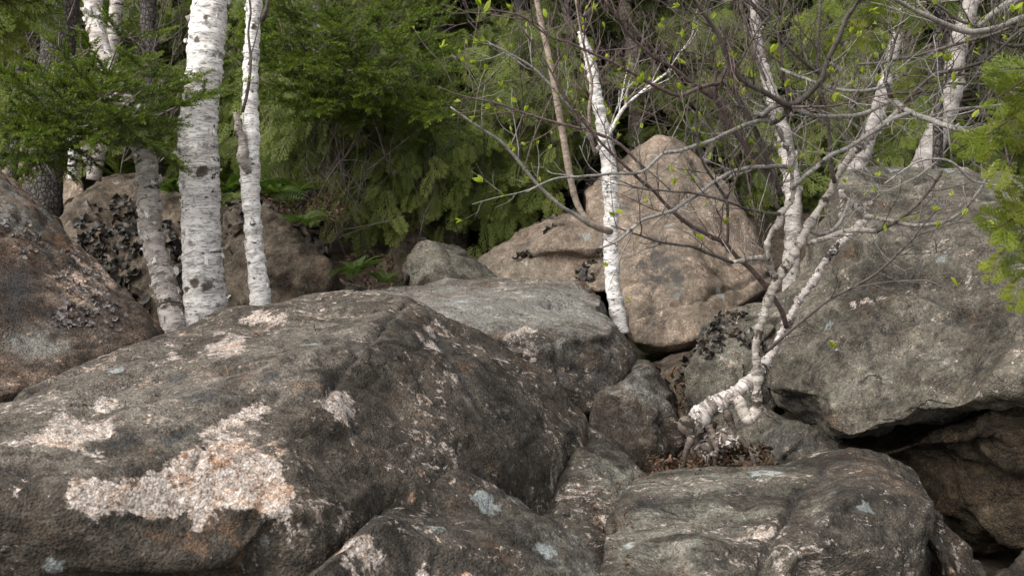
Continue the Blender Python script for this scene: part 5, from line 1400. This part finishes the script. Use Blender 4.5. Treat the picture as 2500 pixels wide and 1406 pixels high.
# ------------------------------------------------------------------ cedar sprays close to the lens
def near_cedar(label, limbs, size, seed, tm, loc, per=18, trunk=None):
    t = thing('cedar_tree', P(*loc), label, 'tree')
    if trunk:
        trunk_part(t, 'trunk', trunk, M_SPRUCEBARK, 0.04, 14, 0.08, 0.002, seed)
    rng = np.random.default_rng(seed)
    for base, tip in limbs:
        a, b_ = P(*base), P(*tip)
        L = np.linalg.norm(b_ - a)
        tt = np.linspace(0, 1, 8)
        path = a + (b_ - a) * tt[:, None] + np.array((0, 0, 0.12 * L)) * np.sin(tt * math.pi)[:, None]
        gw_, gl_ = Geo(), Geo()
        tube(gw_, np.hstack([path, (0.0055 * (1 - 0.75 * tt))[:, None]]), 6)
        LL, RR, SS, RN = [], [], [], []
        ax = (b_ - a) / L
        view = np.array((0, -1.0, 0.35))
        for k in range(per):
            tq = 0.36 + 0.64 * (k + 0.5) / per
            pos = np.array([np.interp(tq, tt, path[:, c_]) for c_ in range(3)])
            sd_ = 1 if k % 2 else -1
            sv = np.cross(ax, view); sv /= np.linalg.norm(sv)
            d = ax * 0.75 + sv * sd_ * rng.uniform(0.5, 0.9) * (1 - 0.6 * tq) + rng.normal(size=3) * 0.22
            LL.append(pos); RR.append(orient(d, view + rng.normal(size=3) * 0.22)); SS.append(size * (1.15 - 0.45 * tq) * rng.uniform(0.75, 1.2)); RN.append(0.42 + rng.normal() * 0.17)
        LL, RR, SS, RN = map(np.array, (LL, RR, SS, RN))
        for k in range(len(tm)):
            mk = np.arange(len(LL)) % len(tm) == k
            scatter(gl_, tm[k], RR[mk], LL[mk], SS[mk], RN[mk])
        lb = link('limb', gw_.mesh('limb', np.array(t.location)), M_DEADLEAF, t)
        link('foliage', gl_.mesh('foliage', np.array(t.location), smooth=False), M_CEDAR_NEAR, lb)
    return t


near_cedar('near cedar at the right edge, thick scaly yellow-green sprays hanging before the grey boulder', [
    ((2790, 210, 2.15), (2420, 250, 1.9)), ((2790, 290, 2.15), (2410, 330, 1.9)), ((2790, 340, 2.15), (2440, 395, 1.88)), ((2790, 380, 2.15), (2480, 300, 2.0)),
    ((2790, 540, 2.15), (2430, 560, 1.9)), ((2790, 580, 2.15), (2440, 620, 1.9)), ((2790, 620, 2.15), (2470, 690, 1.88)), ((2790, 500, 2.15), (2500, 520, 2.0))], 0.125, 51, SPRAY_NEAR, (2790, 1500, 2.2), 7, [(2790, 1560, 2.2, 60), (2792, 900, 2.18, 52), (2788, 200, 2.15, 44), (2800, -600, 2.15, 30)])
near_cedar('near cedar at the top left corner with bright feathery sprays hanging in', [
    ((-330, -40, 2.7), (75, 45, 2.6)), ((-330, -100, 2.7), (115, 15, 2.6)), ((-330, 40, 2.7), (20, 95, 2.7)), ((-330, 0, 2.7), (30, 10, 2.6)), ((-330, 270, 2.7), (-15, 305, 2.45)), ((-330, -40, 2.7), (60, -30, 2.5))], 0.165, 52, SPRAY_NEAR, (-330, 1200, 2.7), 8, [(-330, 1250, 2.7, 60), (-332, 700, 2.7, 52), (-328, 100, 2.7, 44), (-320, -600, 2.7, 30)])
near_cedar('yellowish cedar sprays hanging among the shrub branches at the top right', [
    ((2292, -100, 5.1), (1950, 110, 3.9)), ((2292, -80, 5.1), (1985, 60, 3.95)), ((2292, 10, 5.1), (2010, 175, 4.1)), ((2292, 40, 5.1), (2120, 110, 4.1)), ((2292, 45, 5.1), (2140, 200, 4.1)), ((2292, 55, 5.1), (2000, 215, 4.1)),
    ((2292, -80, 5.1), (2250, 70, 4.1)), ((2292, -80, 5.1), (2310, 40, 4.1)), ((2292, 145, 5.1), (2185, 385, 4.4)), ((2292, 40, 5.1), (1960, 200, 4.1))], 0.19, 53, SPRAY_NEAR, (2292, 520, 5.3), 8, [(2286, 540, 5.3, 26), (2290, 250, 5.2, 24), (2292, 0, 5.1, 22), (2300, -400, 5.1, 16)])

# cedar boughs that hang low over the middle of the picture
def hang_bough(base, tip, n, size, rng, gw_, gl_, tm):
    a, b_ = P(*base), P(*tip)
    L = np.linalg.norm(b_ - a)
    tt = np.linspace(0, 1, 8)
    path = a + (b_ - a) * tt[:, None] + np.array((0, 0, 0.22 * L)) * np.sin(tt * math.pi)[:, None] + rng.normal(size=(8, 3)) * 0.015
    tube(gw_, np.hstack([path, (0.011 * (1 - 0.8 * tt))[:, None]]), 5)
    ax = (b_ - a) / L
    LL, RR, SS, RN = [], [], [], []
    for k in range(n):
        tq = 0.12 + 0.88 * rng.random() ** 0.8
        pos = np.array([np.interp(tq, tt, path[:, c_]) for c_ in range(3)]) + rng.normal(size=3) * np.array((0.16, 0.16, 0.09)) * (1.15 - 0.6 * tq) * L
        d = ax * rng.uniform(0.2, 0.8) + np.array((rng.normal() * 0.5, -0.2 + rng.normal() * 0.35, -rng.uniform(0.2, 1.0)))
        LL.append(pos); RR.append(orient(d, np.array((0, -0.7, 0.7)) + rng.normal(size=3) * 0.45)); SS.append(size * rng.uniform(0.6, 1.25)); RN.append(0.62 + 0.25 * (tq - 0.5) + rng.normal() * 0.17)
    LL, RR, SS, RN = map(np.array, (LL, RR, SS, RN))
    for k in range(len(tm)):
        mk = np.arange(len(LL)) % len(tm) == k
        scatter(gl_, tm[k], RR[mk], LL[mk], SS[mk], RN[mk])


rng = np.random.default_rng(61)
for lab, loc, bs in (
        ('cedar whose fresh green fronds hang lowest, over the small pale rounded rock', (1010, 620, 7.9),
         [((1010, 330, 7.8), (1075, 500, 6.7)), ((1010, 300, 7.8), (960, 470, 6.7)), ((1010, 330, 7.8), (900, 540, 6.9)), ((1010, 250, 7.8), (1080, 420, 6.6)), ((1010, 380, 7.8), (1010, 560, 6.8)), ((1010, 200, 7.8), (900, 400, 6.8)), ((1010, 250, 7.8), (1150, 480, 6.8)), ((1000, 150, 7.8), (800, 330, 6.9))]),
        ('cedar with boughs spilling onto the low tan ledge left of the slender birch', (1270, 600, 7.7),
         [((1270, 330, 7.7), (1180, 480, 6.9)), ((1270, 350, 7.7), (1240, 540, 6.9)), ((1270, 300, 7.7), (1330, 470, 6.9)), ((1270, 380, 7.7), (1215, 580, 6.9)), ((1270, 200, 7.7), (1200, 350, 6.8)), ((1270, 220, 7.7), (1370, 400, 6.9)), ((1270, 120, 7.7), (1250, 260, 6.8)), ((1270, 100, 7.7), (1400, 270, 7.0))]),
        ('dim cedar behind the thin birch, its fronds above the ferns', (740, 560, 8.0),
         [((740, 330, 8.0), (690, 430, 6.9)), ((740, 300, 8.0), (800, 430, 6.9)), ((740, 250, 8.0), (680, 340, 6.9)), ((740, 340, 8.0), (850, 500, 7.0)), ((740, 200, 8.0), (780, 300, 6.9)), ((740, 330, 8.0), (600, 420, 7.2)), ((740, 220, 8.0), (580, 300, 7.2))]),
        ('sunny green cedar right of the apex of the tan pyramid boulder', (1760, 560, 8.4),
         [((1760, 300, 8.4), (1700, 330, 7.6)), ((1760, 260, 8.4), (1820, 350, 7.6)), ((1760, 200, 8.4), (1720, 220, 7.7)), ((1760, 330, 8.4), (1860, 470, 7.6)), ((1760, 120, 8.4), (1850, 200, 7.6)), ((1760, 60, 8.4), (1700, 120, 7.7)), ((1760, 380, 8.4), (1940, 430, 7.6))]),
        ('green cedar behind the shrub birch, its fronds just above the massive overhanging boulder', (2130, 480, 8.2),
         [((2130, 260, 8.2), (2060, 330, 7.4)), ((2130, 260, 8.2), (2190, 370, 7.4)), ((2130, 160, 8.2), (2060, 200, 7.4)), ((2130, 160, 8.2), (2240, 260, 7.4)), ((2130, 60, 8.2), (2100, 100, 7.4)), ((2130, 330, 8.2), (2020, 420, 7.4)), ((2130, 60, 8.2), (1960, 110, 7.5))])):
    t = thing('cedar_tree', P(*loc), lab, 'tree', 'cedars growing behind the boulders')
    trunk_part(t, 'trunk', [(*loc[:2], loc[2], 44), (loc[0] + 8, loc[1] - 250, loc[2], 38), (loc[0] - 4, loc[1] - 600, loc[2], 30), (loc[0], loc[1] - 1000, loc[2], 20)], M_SPRUCEBARK, 0.05, 12, 0.1, 0.002, len(lab))
    for b0, b1 in bs:
        gw_, gl_ = Geo(), Geo()
        hang_bough(b0, b1, 62, 0.22, rng, gw_, gl_, SPRAY_MID)
        lb = link('limb', gw_.mesh('limb', np.array(t.location)), M_TWIG, t)
        link('foliage', gl_.mesh('foliage', np.array(t.location), smooth=False), M_CEDAR_FRESH, lb)

# bare brush between the cedars
for k, (lab, x, y, d, hgt) in enumerate([('tangle of bare grey twigs in the hollow left of the brown pointed rock', 880, 620, 6.8, 0.7), ('bare brush rising between the low tan ledge and the hanging cedar', 1200, 560, 7.2, 1.1),
                                         ('bare grey brush behind the ferns, right of the thin birch', 720, 480, 7.0, 1.2), ('bare twiggy brush behind the mossy brown rock', 1860, 540, 7.3, 1.3), ('bare brush above the rock covered with leafy lichen', 300, 440, 7.0, 1.0),
                                         ('thin bare brush left of the top of the tan pyramid boulder', 1440, 480, 7.4, 1.4), ('tall bare brush behind the massive overhanging boulder', 2400, 420, 7.2, 1.8), ('bare brush under the middle of the hanging cedars', 1050, 480, 7.6, 1.5),
        ('wiry bare brush in front of the cedars, up and right of the thin birch', 800, 420, 6.8, 1.2), ('wiry bare brush under the tiered spruce boughs', 950, 430, 6.7, 1.2), ('wiry bare brush left of the tan side stem of the slender birch', 1250, 430, 6.7, 1.3),
        ('thin grey brush between the slender birch and the scaly brown birches', 1500, 330, 7.3, 1.3), ('thin grey brush in front of the pair of pale birches', 1780, 400, 7.0, 1.3), ('grey brush right of the lichen-spotted white birch', 2040, 430, 6.6, 1.3),
        ('grey brush left of the leaning white birch', 2180, 420, 6.6, 1.2), ('grey brush filling the top right corner', 2420, 330, 7.0, 1.6), ('sparse grey brush beside the thick dark scaly spruce trunk', 40, 430, 7.4, 1.2)]):
    t = thing('bare_shrub', P(x, y, d), lab, 'shrub', 'bare brush among the trees')
    rg = np.random.default_rng(100 + k)
    for s_ in range(5):
        g_ = Geo()
        p0 = P(x, y, d) + rg.normal(size=3) * np.array((0.25, 0.15, 0.0))
        dirv = np.array((rg.normal() * 0.5, rg.normal() * 0.3, 1.0))
        tt = np.linspace(0, 1, 7)
        pth = p0 + dirv * hgt * tt[:, None] * rg.uniform(0.6, 1.2) + rg.normal(size=(7, 3)) * 0.05 * tt[:, None]
        pa = catmull(np.hstack([pth, (0.006 * (1 - 0.7 * tt))[:, None]]), 0.08)
        tube(g_, pa, 5)
        grow_twigs(g_, pa, 9, 0.45, 0.003, rg, 0.2, 2, 0.1, 3)
        link('stem', g_.mesh('stem', np.array(t.location)), (M_TWIG, M_DARKWOOD, M_TWIG)[(k + s_) % 3], t)

# ------------------------------------------------------------------ ferns
def fern_frond(seed):
    rng = np.random.default_rng(seed)
    V, Q, r = [], [], []
    n = 15
    for k in range(n):
        t_ = 0.08 + 0.9 * k / n
        y, z = t_, 0.55 * t_ - 0.75 * t_ * t_
        ln = 0.30 * math.sin(math.pi * (0.12 + 0.86 * t_)) ** 0.8
        for s_ in (-1, 1):
            b0 = len(V)
            w = 0.032
            V += [(0, y - w * 0.4, z), (s_ * ln * 0.5, y + 0.05 * ln - w, z - 0.03), (s_ * ln, y + 0.25 * ln, z - 0.12 * ln), (s_ * ln * 0.45, y + 0.1 * ln + w, z - 0.02)]
            Q.append((b0, b0 + 1, b0 + 2, b0 + 3)); r += [0.3 + 0.4 * rng.random()] * 4
    b0 = len(V)
    for k in range(6):
        t_ = k / 5
        for s_ in (-1, 1):
            V.append((s_ * 0.008, t_, 0.55 * t_ - 0.75 * t_ * t_ + 0.002)); r.append(0.2)
    for k in range(5):
        a = b0 + 2 * k
        Q.append((a, a + 1, a + 3, a + 2))
    return mesh_np('frond', np.array(V), [np.array(Q)], {'rnd': np.array(r)}, False)


FRONDS = [fern_frond(k) for k in range(3)]
for me in FRONDS:
    me.materials.append(M_FERN)
for k, (lab, x, y, d, sz, n) in enumerate([
        ('fresh fern clump on the blocky brown stone', 870, 668, 5.55, 0.19, 11), ('small fern tips right of the blocky brown stone', 935, 690, 5.5, 0.12, 6), ('fern hanging over the top of the dark brown rock face', 742, 545, 6.0, 0.17, 10),
        ('fern growing directly right of the thin birch', 668, 478, 6.3, 0.2, 11), ('ferns between the shaggy birch and the big white birch', 425, 470, 6.4, 0.22, 12), ('fern between the big white birch and the thin birch', 560, 470, 6.45, 0.2, 11), ('dim fern among the brush above the dark brown rock face', 720, 478, 6.5, 0.2, 9)]):
    t = thing('fern', P(x, y, d), lab, 'fern', 'ferns')
    rg = np.random.default_rng(200 + k)
    for j in range(n):
        o = link('frond', FRONDS[j % 3], None, t)
        o.rotation_euler = (rg.uniform(0.1, 0.8), rg.normal() * 0.25, 6.283 * (j + rg.random() * 0.6) / n)
        s_ = sz * rg.uniform(0.7, 1.2)
        o.scale = (s_, s_, s_)

# ------------------------------------------------------------------ leafy lichens growing on the boulders
def flake_mesh(seed, curl):
    rng = np.random.default_rng(seed)
    m = 11
    V = [(0, 0, 0)]
    ph = rng.uniform(0, 6.28, 3)
    for ring_, rr in ((1, 0.55), (2, 1.0)):
        for k in range(m):
            a = 6.283 * k / m
            q = rr * (1 + 0.3 * math.sin(2 * a + ph[0]) + 0.15 * math.sin(5 * a + ph[1])) * (0.75 + 0.5 * rng.random() if ring_ == 2 else 1)
            V.append((q * math.cos(a), q * math.sin(a) * 0.8, curl * rr ** 2 * (0.3 + 0.7 * math.sin(3 * a + ph[2]) + 0.3 * rng.normal())))
    Q, T = [], []
    for k in range(m):
        k2 = (k + 1) % m
        T.append((0, 1 + k, 1 + k2))
        Q.append((1 + k, 1 + m + k, 1 + m + k2, 1 + k2))
    return mesh_np('lichen_flake', np.array(V), [np.array(Q), np.array(T)], None, True)


TRIPE = [flake_mesh(k, 0.5) for k in range(6)]
FLAKE = [flake_mesh(k + 20, 0.45) for k in range(6)]
for me in TRIPE:
    me.materials.append(M_TRIPE)
for me in FLAKE:
    me.materials.append(M_FLAKE)


def lichen(label, polys, n, size, meshes, seed, tilt=0.8):
    ob, V, N, facing, px, py = ROCKS[label]
    rg = np.random.default_rng(seed)
    for poly, share in polys:
        ok = np.where((poly_sdf(px, py, poly) > -6) & facing)[0]
        if not len(ok):
            continue
        for i in rg.choice(ok, int(n * share)):
            o = bpy.data.objects.new('lichen_flake', meshes[rg.integers(6)])
            C.objects.link(o)
            o.parent = ob
            nn = N[i] + rg.normal(size=3) * tilt
            R = orient(rg.normal(size=3), nn) * (size * rg.uniform(0.5, 1.3))
            M4 = Matrix([[*map(float, R[0]), 0], [*map(float, R[1]), 0], [*map(float, R[2]), 0], [0, 0, 0, 1]])
            M4.translation = Vector([float(x) for x in V[i] + N[i] * 0.006]) - ob.location
            o.matrix_local = M4


lichen('brown rock behind the two left birches, covered with dark leafy lichen', [([(195, 560), (215, 510), (300, 480), (335, 490), (340, 560), (335, 640), (360, 760), (300, 690), (215, 640)], 0.62), ([(400, 560), (450, 540), (460, 640), (460, 760), (430, 700)], 0.2), ([(215, 640), (300, 690), (350, 780), (270, 690)], 0.18)], 300, 0.040, TRIPE, 1, 0.42)
lichen('dark brown rock face right of the thin birch, ferns on top', [([(540, 520), (640, 480), (700, 530), (600, 560), (560, 700), (545, 700)], 0.6), ([(700, 520), (760, 560), (830, 520), (830, 580), (790, 620)], 0.4)], 150, 0.034, TRIPE, 2, 0.42)
lichen('rock behind the crooked birch root with black leafy lichen on its top', [([(1730, 800), (1765, 765), (1815, 760), (1820, 790), (1780, 850), (1720, 880), (1712, 850)], 0.85), ([(1808, 825), (1840, 820), (1850, 850), (1820, 850)], 0.15)], 240, 0.019, TRIPE, 3, 0.55)
lichen('olive brown rock deep in the crevice left of the crooked birch root', [([(1655, 900), (1690, 880), (1695, 960), (1660, 970)], 1.0)], 40, 0.03, TRIPE, 4, 0.8)
lichen('low tan ledge of rock left of the slender birch', [([(1280, 580), (1330, 530), (1400, 520), (1390, 545), (1310, 570)], 0.5), ([(1412, 665), (1445, 645), (1440, 690), (1420, 690)], 0.3), ([(1260, 625), (1300, 612), (1300, 625), (1265, 635)], 0.2)], 90, 0.022, TRIPE, 5, 0.7)
lichen('tall tan pyramid boulder behind the slender birch', [([(1440, 430), (1480, 420), (1490, 480), (1450, 480)], 1.0)], 25, 0.03, TRIPE, 6)
lichen('big dark left boulder with flaking grey lichen, its edge running down to the birches', [([(80, 580), (180, 620), (260, 700), (200, 720), (90, 640)], 0.4), ([(130, 760), (210, 760), (210, 800), (130, 800)], 0.2), ([(20, 500), (110, 600), (60, 640), (0, 560)], 0.15), ([(150, 640), (330, 780), (250, 830), (120, 700)], 0.25)], 280, 0.0105, FLAKE, 7, 0.45)

# ------------------------------------------------------------------ dead leaves and bark shreds at the foot of the shrub birch and in the hollows
gl_ = Geo()
rg = np.random.default_rng(303)
LT = []
for k in range(4):
    V, Q, r = [], [], []
    for i in range(4):
        for j in range(3):
            V.append(((j - 1) * 0.3 * (1 - abs(i - 1.5) / 2.2), i / 3, 0.25 * (j - 1) ** 2 + 0.15 * math.sin(i * 1.3 + k)))
    for i in range(3):
        for j in range(2):
            a = i * 3 + j
            Q.append((a, a + 1, a + 4, a + 3))
    LT.append((np.array(V), np.array(Q), np.zeros((0, 3), int), np.zeros(12)))
LL, RR, SS, RN = [], [], [], []
for (x0, x1, y0, y1, d0, d1, n) in ((1670, 1890, 1090, 1142, 3.5, 3.75, 200), (1610, 1700, 900, 1100, 4.2, 4.4, 120), (840, 960, 620, 690, 6.2, 6.6, 200), (640, 840, 470, 540, 6.2, 6.6, 300), (1600, 1700, 1120, 1142, 3.38, 3.5, 60)):
    for k in range(n):
        f = rg.random()
        q = P(rg.uniform(x0, x1), y0 + (y1 - y0) * (1 - f), d0 + (d1 - d0) * f)
        LL.append(q); RR.append(orient(rg.normal(size=3), (0, 0, 1) + rg.normal(size=3) * 0.8)); SS.append(rg.uniform(0.01, 0.04)); RN.append(rg.random())
LL, RR, SS, RN = map(np.array, (LL, RR, SS, RN))
for k in range(4):
    mk = np.arange(len(LL)) % 4 == k
    scatter(gl_, LT[k], RR[mk], LL[mk], SS[mk], RN[mk])
o = link('leaf_litter', gl_.mesh('leaf_litter'), M_DEADLEAF)
o['kind'] = 'stuff'

# fallen conifer needles and crumbs of leaf lying on the boulders' tops and in their seams
gn_ = Geo()
rg = np.random.default_rng(404)
ND = (np.array([(-0.03, 0, 0), (0.03, 0, 0), (0.04, 1, 0.1), (-0.02, 1, 0.1)]), np.array([(0, 1, 2, 3)]), np.zeros((0, 3), int), np.zeros(4))
LL, RR, SS, RN, KK = [], [], [], [], []
for lab, poly, n in (('rounded lichen-streaked boulder at the bottom right with a humped dark right end', [(1560, 1150), (1720, 1140), (1700, 1175), (1600, 1190)], 160),
                     ('rounded lichen-streaked boulder at the bottom right with a humped dark right end', [(1480, 1300), (1540, 1250), (1560, 1300), (1540, 1406), (1490, 1406)], 120),
                     ('small sloping rock wedged between the huge speckled boulder and the split block', [(1400, 1200), (1500, 1180), (1560, 1260), (1480, 1330)], 140),
                     ('flat-topped grey block behind the huge speckled boulder with a dark front face', [(1000, 690), (1420, 690), (1440, 715), (1000, 715)], 260),
                     ('flat-topped grey block behind the huge speckled boulder with a dark front face', [(860, 720), (1000, 700), (1040, 760), (900, 740)], 120),
                     ('huge speckled boulder in front with big pale pink-white bare patches on its sloping top', [(0, 960), (420, 800), (700, 740), (980, 740), (800, 950), (300, 1100), (0, 1100)], 150)):
    ob, V, N, facing, px, py = ROCKS[lab]
    ok = np.where((poly_sdf(px, py, poly) > 0) & facing)[0]
    if not len(ok):
        continue
    for i in rg.choice(ok, n):
        leafy = rg.random() < 0.18
        LL.append(V[i] + N[i] * 0.004); RR.append(orient(rg.normal(size=3), N[i] + rg.normal(size=3) * 0.15)); SS.append(rg.uniform(0.008, 0.018) if leafy else rg.uniform(0.015, 0.04)); RN.append(rg.uniform(0.2, 1)); KK.append(leafy)
LL, RR, SS, RN, KK = map(np.array, (LL, RR, SS, RN, KK))
scatter(gn_, ND, RR[~KK], LL[~KK], SS[~KK], RN[~KK])
scatter(gn_, LT[0], RR[KK], LL[KK], SS[KK], RN[KK])
o = link('needle_litter', gn_.mesh('needle_litter'), M_DEADLEAF)
o['kind'] = 'stuff'
